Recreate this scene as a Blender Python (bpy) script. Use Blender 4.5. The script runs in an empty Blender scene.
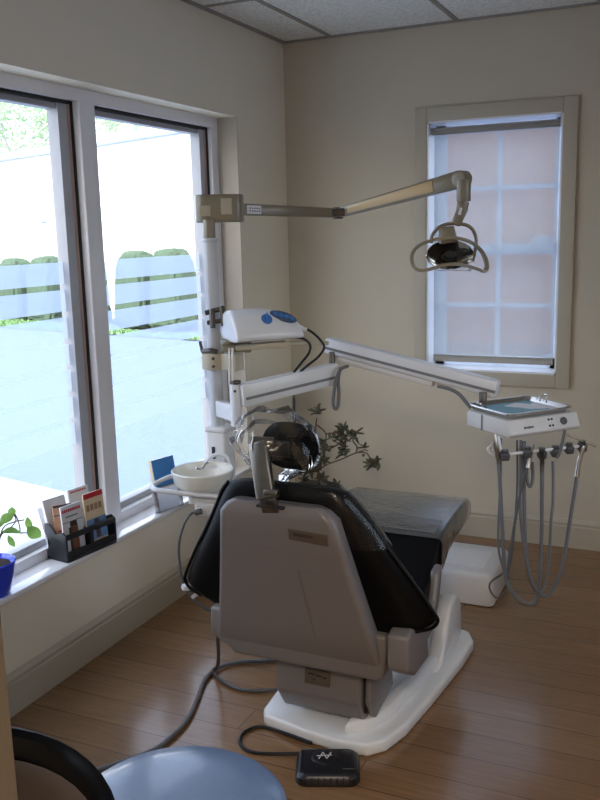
import bpy, bmesh, math, random
from mathutils import Vector, Matrix, noise
R = math.radians
PI = math.pi
random.seed(7)
sc = bpy.context.scene
col = sc.collection

# ------------------------------------------------------------------ materials
def srgb(r, g, b):
    def f(c):
        c /= 255.0
        return c / 12.92 if c <= 0.04045 else ((c + 0.055) / 1.055) ** 2.4
    return (f(r), f(g), f(b), 1.0)

def mat(name, color, rough=0.6, metal=0.0, noise_amt=0.06, scale=30.0, bump=0.0, bscale=200.0, coat=0.0, spec=0.5, trans=0.0, emit=None):
    m = bpy.data.materials.new(name); m.use_nodes = True
    nt = m.node_tree; N = nt.nodes; L = nt.links
    b = N['Principled BSDF']
    b.inputs['Roughness'].default_value = rough
    b.inputs['Metallic'].default_value = metal
    b.inputs['Coat Weight'].default_value = coat
    b.inputs['Coat Roughness'].default_value = 0.1
    b.inputs['Specular IOR Level'].default_value = spec
    b.inputs['Transmission Weight'].default_value = trans
    tc = N.new('ShaderNodeTexCoord')
    nz = N.new('ShaderNodeTexNoise'); nz.inputs['Scale'].default_value = scale; nz.inputs['Detail'].default_value = 4
    L.new(tc.outputs['Object'], nz.inputs['Vector'])
    mx = N.new('ShaderNodeMix'); mx.data_type = 'RGBA'
    a = tuple(c * (1 - noise_amt) for c in color[:3]) + (1,)
    c2 = tuple(min(1, c * (1 + noise_amt)) for c in color[:3]) + (1,)
    mx.inputs[6].default_value = a; mx.inputs[7].default_value = c2
    L.new(nz.outputs['Fac'], mx.inputs[0]); L.new(mx.outputs[2], b.inputs['Base Color'])
    if bump > 0:
        n2 = N.new('ShaderNodeTexNoise'); n2.inputs['Scale'].default_value = bscale; n2.inputs['Detail'].default_value = 3
        L.new(tc.outputs['Object'], n2.inputs['Vector'])
        bp = N.new('ShaderNodeBump'); bp.inputs['Strength'].default_value = bump; bp.inputs['Distance'].default_value = 0.01
        L.new(n2.outputs['Fac'], bp.inputs['Height']); L.new(bp.outputs['Normal'], b.inputs['Normal'])
    if emit:
        b.inputs['Emission Color'].default_value = emit[0]; b.inputs['Emission Strength'].default_value = emit[1]
    return m

def mat_floor():
    m = mat('laminate', (0.3, 0.2, 0.1, 1), rough=0.26, coat=0.25)
    nt = m.node_tree; N = nt.nodes; L = nt.links; b = N['Principled BSDF']
    for l in list(b.inputs['Base Color'].links): L.remove(l)
    tc = N.new('ShaderNodeTexCoord')
    br = N.new('ShaderNodeTexBrick')
    br.inputs['Scale'].default_value = 1.0
    br.inputs['Brick Width'].default_value = 1.2
    br.inputs['Row Height'].default_value = 0.13
    br.inputs['Mortar Size'].default_value = 0.0022
    br.inputs['Mortar Smooth'].default_value = 0.3
    br.inputs['Color1'].default_value = srgb(146, 112, 80)
    br.inputs['Color2'].default_value = srgb(136, 102, 70)
    br.inputs['Mortar'].default_value = srgb(92, 66, 46)
    br.offset = 0.37
    L.new(tc.outputs['Object'], br.inputs['Vector'])
    mp = N.new('ShaderNodeMapping'); mp.inputs['Scale'].default_value = (2.0, 28.0, 1.0)
    L.new(tc.outputs['Object'], mp.inputs['Vector'])
    nz = N.new('ShaderNodeTexNoise'); nz.inputs['Scale'].default_value = 3.0; nz.inputs['Detail'].default_value = 6
    L.new(mp.outputs['Vector'], nz.inputs['Vector'])
    mx = N.new('ShaderNodeMix'); mx.data_type = 'RGBA'; mx.blend_type = 'MULTIPLY'; mx.inputs[0].default_value = 0.45
    cr = N.new('ShaderNodeValToRGB')
    cr.color_ramp.elements[0].position = 0.35; cr.color_ramp.elements[0].color = (0.55, 0.5, 0.45, 1)
    cr.color_ramp.elements[1].position = 0.7; cr.color_ramp.elements[1].color = (1, 1, 1, 1)
    L.new(nz.outputs['Fac'], cr.inputs['Fac'])
    L.new(br.outputs['Color'], mx.inputs[6]); L.new(cr.outputs['Color'], mx.inputs[7])
    L.new(mx.outputs[2], b.inputs['Base Color'])
    bp = N.new('ShaderNodeBump'); bp.inputs['Strength'].default_value = 0.15; bp.inputs['Distance'].default_value = 0.002
    L.new(br.outputs['Fac'], bp.inputs['Height']); bp.invert = True
    L.new(bp.outputs['Normal'], b.inputs['Normal'])
    return m

def mat_ceiling():
    m = mat('acoustic_tile', (0.6, 0.6, 0.6, 1), rough=0.9)
    nt = m.node_tree; N = nt.nodes; L = nt.links; b = N['Principled BSDF']
    for l in list(b.inputs['Base Color'].links): L.remove(l)
    tc = N.new('ShaderNodeTexCoord')
    vo = N.new('ShaderNodeTexNoise'); vo.inputs['Scale'].default_value = 90; vo.inputs['Detail'].default_value = 5
    L.new(tc.outputs['Object'], vo.inputs['Vector'])
    cr = N.new('ShaderNodeValToRGB')
    cr.color_ramp.elements[0].position = 0.3; cr.color_ramp.elements[0].color = srgb(206, 208, 204)
    cr.color_ramp.elements[1].position = 0.6; cr.color_ramp.elements[1].color = srgb(238, 240, 236)
    L.new(vo.outputs['Fac'], cr.inputs['Fac']); L.new(cr.outputs['Color'], b.inputs['Base Color'])
    return m

def mat_mixed(name, transp, color, rough, kind='translucent', gloss=0.0, tcol=(1, 1, 1, 1), bump=0.0, bscale=20):
    """transparent share `transp`, the rest half diffuse half translucent, plus a fresnel gloss"""
    m = bpy.data.materials.new(name); m.use_nodes = True
    nt = m.node_tree; N = nt.nodes; L = nt.links
    for n in list(N): N.remove(n)
    out = N.new('ShaderNodeOutputMaterial')
    tr = N.new('ShaderNodeBsdfTransparent'); tr.inputs['Color'].default_value = tcol
    df = N.new('ShaderNodeBsdfDiffuse'); df.inputs['Color'].default_value = color
    tl = N.new('ShaderNodeBsdfTranslucent'); tl.inputs['Color'].default_value = color
    m1 = N.new('ShaderNodeMixShader'); m1.inputs[0].default_value = 0.6 if kind == 'translucent' else 0.25
    L.new(df.outputs[0], m1.inputs[1]); L.new(tl.outputs[0], m1.inputs[2])
    m2 = N.new('ShaderNodeMixShader'); m2.inputs[0].default_value = transp
    L.new(m1.outputs[0], m2.inputs[1]); L.new(tr.outputs[0], m2.inputs[2])
    last = m2
    if gloss > 0:
        gl = N.new('ShaderNodeBsdfGlossy'); gl.inputs['Roughness'].default_value = rough
        fr = N.new('ShaderNodeFresnel'); fr.inputs['IOR'].default_value = 1.45
        mm = N.new('ShaderNodeMath'); mm.operation = 'MULTIPLY'; mm.inputs[1].default_value = gloss; mm.use_clamp = True
        L.new(fr.outputs[0], mm.inputs[0])
        m3 = N.new('ShaderNodeMixShader'); L.new(mm.outputs[0], m3.inputs[0])
        L.new(m2.outputs[0], m3.inputs[1]); L.new(gl.outputs[0], m3.inputs[2])
        if bump > 0:
            tc = N.new('ShaderNodeTexCoord'); nz = N.new('ShaderNodeTexNoise'); nz.inputs['Scale'].default_value = bscale; nz.inputs['Detail'].default_value = 3
            nz.inputs['Distortion'].default_value = 1.0
            L.new(tc.outputs['Object'], nz.inputs['Vector'])
            bp = N.new('ShaderNodeBump'); bp.inputs['Strength'].default_value = bump; bp.inputs['Distance'].default_value = 0.02
            L.new(nz.outputs['Fac'], bp.inputs['Height'])
            L.new(bp.outputs['Normal'], gl.inputs['Normal']); L.new(bp.outputs['Normal'], fr.inputs['Normal'])
        last = m3
    L.new(last.outputs[0], out.inputs['Surface'])
    return m

M = {}
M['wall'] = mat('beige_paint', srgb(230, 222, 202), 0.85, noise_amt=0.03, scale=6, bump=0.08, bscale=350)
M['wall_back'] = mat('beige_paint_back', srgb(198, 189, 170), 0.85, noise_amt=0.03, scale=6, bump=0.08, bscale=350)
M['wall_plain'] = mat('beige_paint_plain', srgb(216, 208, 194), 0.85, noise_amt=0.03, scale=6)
M['door_paint'] = mat('door_jamb_paint', srgb(112, 98, 80), 0.6, noise_amt=0.04, scale=9)
M['trim'] = mat('trim_paint', srgb(182, 174, 156), 0.5, noise_amt=0.02, scale=8)
M['jamb_shade'] = mat('shaded_wall_paint', srgb(180, 170, 154), 0.8)  # wall paint again, with the jamb's shade put into the colour
M['sill'] = mat('sill_paint', srgb(240, 240, 240), 0.14, noise_amt=0.02, scale=8, coat=1.0)
M['floor'] = mat_floor()
M['ceil'] = mat_ceiling()
M['grid'] = mat('ceiling_grid_paint', srgb(150, 145, 140), 0.6)
M['sashv'] = mat('grey_white_vinyl', srgb(176, 178, 184), 0.4)
M['vinyl'] = mat('white_vinyl', srgb(236, 236, 240), 0.35, noise_amt=0.02)
M['gasket'] = mat('black_gasket', srgb(24, 22, 22), 0.6)
M['pink'] = mat('tan_spacer', srgb(188, 160, 150), 0.5)
M['glass'] = mat_mixed('window_glass', 1.0, (1, 1, 1, 1), 0.02, gloss=1.0, tcol=(0.97, 0.98, 0.98, 1))
M['film'] = mat_mixed('frosted_film', 0.34, srgb(204, 219, 241), 0.4, gloss=0)
M['shade'] = mat_mixed('shade_fabric', 0.28, srgb(176, 180, 182), 0.6, gloss=0)
M['hem'] = mat_mixed('shade_hem', 0.03, srgb(190, 184, 174), 0.6, gloss=0)
M['lvinyl'] = mat_mixed('lit_vinyl', 0.0, srgb(245, 248, 252), 0.4, gloss=0)
M['white'] = mat('white_enamel', srgb(216, 218, 222), 0.3, noise_amt=0.02, coat=0.3)
M['post'] = mat('grey_white_post', srgb(184, 186, 190), 0.3, noise_amt=0.02, coat=0.3)
M['groove'] = mat('grey_groove', srgb(118, 118, 122), 0.5)
M['crease'] = mat_mixed('plastic_crease', 0.15, srgb(235, 240, 250), 0.1, gloss=1.5)
M['white_matte'] = mat('white_plastic', srgb(212, 210, 208), 0.42, noise_amt=0.03)
M['shell'] = mat('warm_grey_plastic', srgb(114, 108, 107), 0.42, noise_amt=0.03, scale=14, coat=0.15)
M['shell_dark'] = mat('grey_plastic_plate', srgb(88, 76, 66), 0.4, noise_amt=0.08)
M['seam'] = mat('shell_seam', srgb(112, 102, 98), 0.5)
M['plinth'] = mat('plinth_enamel', srgb(226, 228, 230), 0.28, noise_amt=0.03, coat=0.4)
M['taupe'] = mat('taupe_plastic', srgb(128, 119, 100), 0.35, noise_amt=0.04, coat=0.2)
M['taupe_lt'] = mat('cream_plastic', srgb(180, 170, 148), 0.4, noise_amt=0.03)
M['tan'] = mat('tan_arm_cover', srgb(196, 168, 122), 0.35, noise_amt=0.04)
M['black'] = mat('black_vinyl', srgb(7, 7, 9), 0.42, noise_amt=0.2, scale=60, bump=0.05, bscale=420, spec=0.16)
M['black_soft'] = mat('black_cloth', srgb(5, 5, 7), 0.8, noise_amt=0.2, scale=60, spec=0.1)
M['bplastic'] = mat('black_plastic', srgb(26, 27, 32), 0.35, noise_amt=0.1)
M['chrome'] = mat('chrome', (0.6, 0.58, 0.55, 1), 0.2, metal=1.0, noise_amt=0.03)
M['steel'] = mat('brushed_steel', (0.42, 0.40, 0.37, 1), 0.34, metal=1.0, noise_amt=0.08, scale=60)
M['bronze'] = mat('dull_nickel', (0.26, 0.23, 0.20, 1), 0.3, metal=1.0, noise_amt=0.2, scale=40)
M['steel_dk'] = mat('dark_steel', (0.10, 0.09, 0.08, 1), 0.35, metal=0.8, noise_amt=0.2, scale=60)
M['hose'] = mat('grey_hose', srgb(100, 101, 105), 0.4, noise_amt=0.1, scale=80)
M['hose_dk'] = mat('dark_hose', srgb(76, 77, 80), 0.4, noise_amt=0.1, scale=80)
M['cable'] = mat('black_cable', srgb(16, 16, 18), 0.45)
M['blue_btn'] = mat('blue_buttons', srgb(60, 112, 180), 0.35)
M['navy'] = mat('navy_panel', srgb(70, 84, 112), 0.4)
M['liner'] = mat('blue_paper', srgb(134, 176, 190), 0.8, noise_amt=0.05)
M['paper'] = mat('white_paper', srgb(224, 224, 228), 0.6, noise_amt=0.02)
M['red'] = mat('red_ink', srgb(196, 30, 48), 0.5)
M['darkink'] = mat('dark_ink', srgb(60, 48, 44), 0.5)
M['cream'] = mat('cream_paper', srgb(226, 206, 170), 0.6)
M['tan_paper'] = mat('tan_photo_paper', srgb(176, 136, 108), 0.5, noise_amt=0.35, scale=90)
M['skin_tone'] = mat('brown_photo_print', srgb(132, 84, 58), 0.5, noise_amt=0.3, scale=70)
M['bluepaper'] = mat('mottled_blue_print', srgb(110, 150, 200), 0.5, noise_amt=0.5, scale=150)
M['bookblue'] = mat('deep_blue_cover', srgb(64, 136, 206), 0.4, noise_amt=0.12, scale=50)
M['bowl'] = mat('white_ceramic', srgb(226, 224, 214), 0.2, noise_amt=0.02, coat=0.5)
M['pot_blue'] = mat('blue_glaze', srgb(24, 66, 220), 0.2, coat=0.6)
M['leaf'] = mat_mixed('light_leaf', 0.0, srgb(140, 176, 92), 0.5)
M['glowpaper'] = mat_mixed('thin_white_paper', 0.0, srgb(235, 235, 240), 0.5)
M['mirror'] = mat('bright_reflector', (0.85, 0.82, 0.78, 1), 0.12, metal=1.0, noise_amt=0.1)
M['leaf_dk'] = mat('dark_jade_leaf', srgb(78, 76, 58), 0.45, noise_amt=0.25, scale=60)
M['stem'] = mat('brown_stem', srgb(92, 66, 46), 0.7, noise_amt=0.2)
M['terracotta'] = mat('terracotta', srgb(150, 88, 60), 0.8, noise_amt=0.1)
M['soil'] = mat('soil', srgb(50, 38, 30), 0.95, noise_amt=0.3)
M['stoolseat'] = mat('sheen_blue_vinyl', srgb(104, 128, 166), 0.32, noise_amt=0.08, scale=90, bump=0.06, bscale=500, coat=0.5)  # black seat; bluish window sheen is put into the base colour
M['stoolback'] = mat('brown_grey_panel', srgb(84, 72, 64), 0.6, noise_amt=0.08)
M['acryl'] = mat_mixed('clear_acrylic', 0.95, srgb(235, 240, 250), 0.08, gloss=0.9)
M['plastic'] = mat_mixed('clear_plastic_film', 0.86, srgb(225, 225, 228), 0.2, kind='d', gloss=1.5, bump=0.35, bscale=14)
M['sleeve'] = mat_mixed('thin_clear_sleeve', 0.99, srgb(225, 225, 228), 0.12, kind='d', gloss=0.7, bump=0.6, bscale=9)
M['bag'] = mat_mixed('crumpled_clear_bag', 0.98, srgb(225, 230, 238), 0.10, gloss=0.8, bump=0.25, bscale=14)
M['asphalt'] = mat('asphalt', srgb(102, 119, 150), 0.85, noise_amt=0.12, scale=14)
M['concrete'] = mat('concrete', srgb(150, 160, 172), 0.8, noise_amt=0.05, scale=5)
M['grass'] = mat('lawn_green', srgb(120, 156, 104), 0.9, noise_amt=0.25, scale=20)
M['mulch'] = mat('dark_mulch', srgb(70, 66, 72), 0.95, noise_amt=0.3, scale=8)
M['hedge'] = mat('hedge_green', srgb(68, 88, 68), 0.8, noise_amt=0.45, scale=12)
M['tree_leaf'] = mat_mixed('tree_leaf', 0.0, srgb(196, 214, 180), 0.6)
M['bark'] = mat('bark', srgb(196, 190, 182), 0.9, noise_amt=0.2)
M['building'] = mat('white_siding', srgb(245, 245, 245), 0.8, noise_amt=0.02)
M['roofedge'] = mat('roof_edge_metal', srgb(196, 208, 220), 0.6)
M['brick'] = None

def mat_brick():
    m = mat('outer_brick', (0.3, 0.15, 0.1, 1), rough=0.9)
    nt = m.node_tree; N = nt.nodes; L = nt.links; b = N['Principled BSDF']
    for l in list(b.inputs['Base Color'].links): L.remove(l)
    tc = N.new('ShaderNodeTexCoord'); mp = N.new('ShaderNodeMapping'); mp.inputs['Rotation'].default_value = (R(90), 0, 0)
    L.new(tc.outputs['Object'], mp.inputs['Vector'])
    br = N.new('ShaderNodeTexBrick'); br.inputs['Scale'].default_value = 1
    br.inputs['Brick Width'].default_value = 0.2; br.inputs['Row Height'].default_value = 0.075; br.inputs['Mortar Size'].default_value = 0.006
    br.inputs['Color1'].default_value = srgb(104, 78, 70); br.inputs['Color2'].default_value = srgb(92, 70, 64); br.inputs['Mortar'].default_value = srgb(104, 92, 84)
    L.new(mp.outputs[0], br.inputs['Vector']); L.new(br.outputs['Color'], b.inputs['Base Color'])
    return m
M['brick'] = mat_brick()

# ------------------------------------------------------------------ geometry helpers
class MB:
    def __init__(s): s.bm = bmesh.new()
    def _merge(s, t, mtx=None):
        if mtx is not None: bmesh.ops.transform(t, matrix=mtx, verts=t.verts)
        me = bpy.data.meshes.new('tmp'); t.to_mesh(me); t.free(); s.bm.from_mesh(me); bpy.data.meshes.remove(me)
        return s
    def box(s, c, size, bev=0.0, rot=(0, 0, 0), seg=3, mtx=None):
        t = bmesh.new(); bmesh.ops.create_cube(t, size=1.0)
        bmesh.ops.scale(t, vec=size, verts=t.verts)
        if bev > 0: bmesh.ops.bevel(t, geom=t.edges[:], offset=bev, segments=seg, profile=0.5, affect='EDGES')
        X = Matrix.Translation(c) @ Matrix.Rotation(rot[2], 4, 'Z') @ Matrix.Rotation(rot[1], 4, 'Y') @ Matrix.Rotation(rot[0], 4, 'X')
        return s._merge(t, X if mtx is None else mtx @ X)
    def bar(s, p0, p1, w, h, bev=0.0, w2=None, h2=None, seg=2, up=(0, 0, 1)):
        """box along p0->p1, width w, height h (h in the upward direction), optional taper"""
        p0 = Vector(p0); p1 = Vector(p1); d = (p1 - p0); ln = d.length; d.normalize()
        r = d.cross(Vector(up)).normalized(); u = r.cross(d)
        w2 = w2 or w; h2 = h2 or h
        t = bmesh.new(); vs = []
        for (p, ww, hh) in ((p0, w, h), (p1, w2, h2)):
            for (a, b_) in ((-1, -1), (1, -1), (1, 1), (-1, 1)):
                vs.append(t.verts.new(p + r * a * ww / 2 + u * b_ * hh / 2))
        for f in ((0, 1, 2, 3), (7, 6, 5, 4), (0, 4, 5, 1), (1, 5, 6, 2), (2, 6, 7, 3), (3, 7, 4, 0)): t.faces.new([vs[i] for i in f])
        bmesh.ops.recalc_face_normals(t, faces=t.faces)
        if bev > 0: bmesh.ops.bevel(t, geom=t.edges[:], offset=bev, segments=seg, profile=0.5, affect='EDGES')
        return s._merge(t)
    def tube(s, pts, r, n=10, closed=False, smooth=4, flat=None, r_end=None):
        P = [Vector(p) for p in pts]
        if smooth: P = spline(P, smooth, closed)
        m = len(P); rings = []; t = bmesh.new()
        prev = None
        for i, p in enumerate(P):
            a = P[(i + 1) % m] if (closed or i < m - 1) else P[i]
            b_ = P[(i - 1) % m] if (closed or i > 0) else P[i]
            d = (a - b_).normalized()
            if prev is None:
                q = Vector((0, 0, 1)) if abs(d.z) < 0.9 else Vector((1, 0, 0))
                u = d.cross(q).normalized()
            else:
                u = (prev - d * prev.dot(d)).normalized()
            prev = u; v = d.cross(u)
            rr = r if r_end is None else r + (r_end - r) * i / (m - 1)
            ru, rv = (rr, rr) if flat is None else (rr, rr * flat)
            rings.append([t.verts.new(p + u * ru * math.cos(2 * PI * k / n) + v * rv * math.sin(2 * PI * k / n)) for k in range(n)])
        for i in range(m if closed else m - 1):
            A = rings[i]; B = rings[(i + 1) % m]
            for k in range(n): t.faces.new((A[k], A[(k + 1) % n], B[(k + 1) % n], B[k]))
        if not closed: t.faces.new(rings[0][::-1]); t.faces.new(rings[-1])
        bmesh.ops.recalc_face_normals(t, faces=t.faces)
        return s._merge(t)
    def cyl(s, p0, p1, r, r2=None, n=24, bev=0.0):
        p0 = Vector(p0); p1 = Vector(p1); d = p1 - p0
        t = bmesh.new(); bmesh.ops.create_cone(t, cap_ends=True, segments=n, radius1=r, radius2=r if r2 is None else r2, depth=d.length)
        if bev > 0:
            bmesh.ops.bevel(t, geom=[e for e in t.edges if len(e.link_faces) == 2 and any(len(f.verts) > 4 for f in e.link_faces)], offset=bev, segments=3, profile=0.5, affect='EDGES')
        X = Matrix.Translation((p0 + p1) / 2) @ d.to_track_quat('Z', 'Y').to_matrix().to_4x4()
        return s._merge(t, X)
    def lathe(s, prof, c=(0, 0, 0), n=40, mtx=None):
        t = bmesh.new(); rings = []
        for (r, z) in prof:
            if r < 1e-6: rings.append([t.verts.new((0, 0, z))])
            else: rings.append([t.verts.new((r * math.cos(2 * PI * k / n), r * math.sin(2 * PI * k / n), z)) for k in range(n)])
        for A, B in zip(rings, rings[1:]):
            for k in range(n):
                k2 = (k + 1) % n
                if len(A) == 1 and len(B) == 1: continue
                if len(A) == 1: t.faces.new((A[0], B[k2], B[k]))
                elif len(B) == 1: t.faces.new((A[k], A[k2], B[0]))
                else: t.faces.new((A[k], A[k2], B[k2], B[k]))
        bmesh.ops.recalc_face_normals(t, faces=t.faces)
        return s._merge(t, Matrix.Translation(c) if mtx is None else mtx)
    def loft(s, rings, closed=False, caps=True):
        t = bmesh.new(); V = [[t.verts.new(p) for p in r] for r in rings]; n = len(V[0])
        for i in range(len(V) if closed else len(V) - 1):
            A = V[i]; B = V[(i + 1) % len(V)]
            for k in range(n): t.faces.new((A[k], A[(k + 1) % n], B[(k + 1) % n], B[k]))
        if caps and not closed: t.faces.new(V[0][::-1]); t.faces.new(V[-1])
        bmesh.ops.recalc_face_normals(t, faces=t.faces)
        return s._merge(t)
    def prism(s, poly, a, b_, axis='y', bev=0.0, mtx=None, seg=3):
        """poly of 2D points in the plane across `axis`, extruded from a to b_"""
        t = bmesh.new()
        def P(u, v, w): return {'x': (w, u, v), 'y': (u, w, v), 'z': (u, v, w)}[axis]
        A = [t.verts.new(P(u, v, a)) for u, v in poly]; B = [t.verts.new(P(u, v, b_)) for u, v in poly]
        t.faces.new(A); t.faces.new(B[::-1]); n = len(A)
        for k in range(n): t.faces.new((A[k], B[k], B[(k + 1) % n], A[(k + 1) % n]))
        bmesh.ops.recalc_face_normals(t, faces=t.faces)
        if bev > 0: bmesh.ops.bevel(t, geom=t.edges[:], offset=bev, segments=seg, profile=0.5, affect='EDGES', clamp_overlap=True)
        return s._merge(t, mtx)
    def quad(s, *pts):
        vs = [s.bm.verts.new(p) for p in pts]; s.bm.faces.new(vs); return s
    def build(s, name, m, parent=None, angle=38, sub=0):
        me = bpy.data.meshes.new(name); s.bm.to_mesh(me); s.bm.free()
        o = bpy.data.objects.new(name, me); col.objects.link(o)
        if m is not None: me.materials.append(m)
        for p in me.polygons: p.use_smooth = True
        me.set_sharp_from_angle(angle=R(angle))
        if parent is not None:
            o.parent = parent
            if parent.type == 'EMPTY' or parent.parent is not None: pass
        if sub:
            md = o.modifiers.new('sub', 'SUBSURF'); md.levels = sub; md.render_levels = sub
        return o

def spline(P, k, closed=False):
    out = []; n = len(P)
    rng = range(n) if closed else range(n - 1)
    for i in rng:
        p0 = P[(i - 1) % n] if (closed or i > 0) else P[0]
        p1 = P[i]; p2 = P[(i + 1) % n]
        p3 = P[(i + 2) % n] if (closed or i + 2 < n) else P[n - 1]
        for j in range(k):
            t = j / k
            out.append(0.5 * ((2 * p1) + (p2 - p0) * t + (2 * p0 - 5 * p1 + 4 * p2 - p3) * t * t + (3 * p1 - p0 - 3 * p2 + p3) * t ** 3))
    if not closed: out.append(P[-1].copy())
    return out

def rrect(w, h, r, n=5, cx=0, cy=0):
    pts = []
    for (sx, sy, a0) in ((1, 1, 0), (-1, 1, 90), (-1, -1, 180), (1, -1, 270)):
        for i in range(n + 1):
            a = R(a0 + 90 * i / n)
            pts.append((cx + sx * (w / 2 - r) + r * math.cos(a), cy + sy * (h / 2 - r) + r * math.sin(a)))
    return pts

def tag(o, label=None, cat=None, group=None, kind=None):
    if label: o['label'] = label
    if cat: o['category'] = cat
    if group: o['group'] = group
    if kind: o['kind'] = kind
    return o
def empty(name, loc=(0, 0, 0), rz=0.0):
    o = bpy.data.objects.new(name, None); col.objects.link(o); o.location = loc; o.rotation_euler = (0, 0, rz); o.empty_display_size = 0.05
    return o
def struct(o): o['kind'] = 'structure'; return o
class Rel:
    """turn world points into the local frame of an Empty"""
    def __init__(s, o): s.i = (Matrix.Translation(o.location) @ Matrix.Rotation(o.rotation_euler[2], 4, 'Z')).inverted()
    def __call__(s, p): return s.i @ Vector(p)

# ------------------------------------------------------------------ the room
H = 2.55; XR = 3.3; YF = -3.64; YH = -6.2
WY0, WY1, WZ0, WZ1 = -3.1, -0.535, 0.414, 2.124      # left window opening
BX0, BX1, BZ0, BZ1 = 0.774, 1.424, 0.870, 2.097      # back window opening

o = MB().quad((-0.001, YH, 0), (XR, YH, 0), (XR, 0.0, 0), (-0.001, 0.0, 0)).build('floor', M['floor']); struct(o)
mb = MB(); mb.box((XR / 2, YH / 2, H + 0.05), (XR + 0.3, -YH + 0.3, 0.1)); o = mb.build('ceiling', M['ceil']); struct(o)
g = MB()
for i in range(6): g.box((0.27 + 0.65 * i, YH / 2, H - 0.001), (0.024, -YH, 0.006))
y = -0.83
while y > YH:
    g.box((XR / 2, y, H - 0.0015), (XR, 0.024, 0.006)); y -= 0.65
g.box((XR / 2, -0.011, H - 0.004), (XR, 0.022, 0.008)); g.box((0.011, YH / 2, H - 0.004), (0.022, -YH, 0.008))
struct(g.build('trim_ceiling_grid', M['grid']))

T = 0.26
w = MB()
def yz(y0, y1, z0, z1): w.box((-T / 2, (y0 + y1) / 2, (z0 + z1) / 2), (T, y1 - y0, z1 - z0))
yz(YH, WY0, 0, H); yz(WY1, 0.2, 0, H); yz(WY0, WY1, WZ1, H); yz(WY0, WY1, -0.2, WZ0 - 0.02)
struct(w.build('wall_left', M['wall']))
w = MB()
def xz(x0, x1, z0, z1, y0=0.0, y1=0.2): w.box(((x0 + x1) / 2, (y0 + y1) / 2, (z0 + z1) / 2), (x1 - x0, y1 - y0, z1 - z0))
xz(0.0, BX0, 0, H); xz(BX1, XR, 0, H); xz(BX0, BX1, BZ1, H); xz(BX0, BX1, -0.2, BZ0)
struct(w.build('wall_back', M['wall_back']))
w = MB(); RY0, RY1, RZ0, RZ1 = -2.9, -1.3, 0.9, 2.2
def rz_(y0, y1, z0, z1): w.box((XR + 0.06, (y0 + y1) / 2, (z0 + z1) / 2), (0.12, y1 - y0, z1 - z0))
rz_(YH, RY0, 0, H); rz_(RY1, 0.0, 0, H); rz_(RY0, RY1, 0, RZ0); rz_(RY0, RY1, RZ1, H)
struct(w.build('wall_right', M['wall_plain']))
w3 = empty('window_fill', (XR + .06, -2.1, RZ0)); struct(w3); r = Rel(w3)  # unseen window added in the right wall to lift the room light
m = MB()
for (a, b, c, d) in ((RY0, RY0 + .05, RZ0, RZ1), (RY1 - .05, RY1, RZ0, RZ1), (RY0, RY1, RZ0, RZ0 + .05), (RY0, RY1, RZ1 - .05, RZ1), (-2.12, -2.08, RZ0, RZ1)): m.box(r((XR + .06, (a + b) / 2, (c + d) / 2)), (.06, b - a, d - c), .003)
m.build('window_frame', M['vinyl'], w3)
m = MB(); m.quad(r((XR + .06, RY0, RZ0)), r((XR + .06, RY1, RZ0)), r((XR + .06, RY1, RZ1)), r((XR + .06, RY0, RZ1))); m.build('glass_pane', M['glass'], w3)
w = MB(); w.box((0.66, YF - 0.06, H / 2), (1.32, 0.12, H)); w.box((2.9, YF - 0.06, H / 2), (0.8, 0.12, H)); w.box((1.91, YF - 0.06, 2.35), (1.2, 0.12, 0.4))
struct(w.build('wall_front', M['wall_plain']))
w = MB(); w.box((XR / 2, YH - 0.05, H / 2), (XR, 0.1, H)); struct(w.build('wall_hall', M['wall_plain']))
w = MB(); w.box((1.330, YF - 0.06, 1.05), (0.020, 0.15, 2.1), bev=0.003)
struct(w.build('trim_doorway', M['door_paint']))

def baseboard(name, pts):       # profile swept along a straight wall
    (x0, y0), (x1, y1), (nx, ny) = pts
    prof = [(0.0, 0.0), (0.016, 0.0), (0.016, 0.108), (0.012, 0.112), (0.012, 0.122), (0.015, 0.126), (0.008, 0.138), (0.004, 0.144), (0.0, 0.144)]
    m = MB(); m.loft([[(x0 + nx * d, y0 + ny * d, z) for d, z in prof], [(x1 + nx * d, y1 + ny * d, z) for d, z in prof]])
    struct(m.build(name, M['trim'], angle=20))
baseboard('baseboard_left', ((0, YF), (0, -0.016), (1, 0)))
baseboard('baseboard_back', ((0, 0), (XR, 0), (0, -1)))
baseboard('baseboard_right', ((XR, YF), (XR, -0.016), (-1, 0)))

# ---- left window : window_1
win = empty('window_1', (-0.105, -1.8, WZ0)); struct(win); r = Rel(win)
def lbox(mb, x0, x1, y0, y1, z0, z1, bev=0.0):
    c = r(((x0 + x1) / 2, (y0 + y1) / 2, (z0 + z1) / 2)); mb.box(c, (x1 - x0, y1 - y0, z1 - z0), bev)
FX = -0.105
m = MB()
lbox(m, -0.19, FX, WY0, WY1, 2.078, WZ1 + 0.002)                       # head
lbox(m, -0.19, FX, WY0, WY1, WZ0 - 0.02, 0.452)                     # bottom rail
lbox(m, -0.19, FX, -0.598, WY1 + 0.002, 0.452, 2.078)               # right stile
lbox(m, -0.19, FX + 0.012, -1.585, -1.492, 0.452, 2.078, 0.004)            # mullion
lbox(m, -0.19, FX, WY0, WY0 + 0.06, 0.452, 2.078)
m.build('window_frame', M['vinyl'], win)
m = MB()
for (a, b) in ((-1.492, -0.598), (WY0 + 0.06, -1.585)):
    lbox(m, -0.185, -0.125, b - 0.012, b, 0.452, 2.078); lbox(m, -0.185, -0.125, a, b, 2.066, 2.078)
m.build('gasket', M['gasket'], win)
m = MB()
for b in (-0.610, -1.597):
    lbox(m, -0.18, -0.130, b - 0.010, b, 0.452, 2.066)
m.build('spacer_strip', M['pink'], win)
m = MB()
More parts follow.
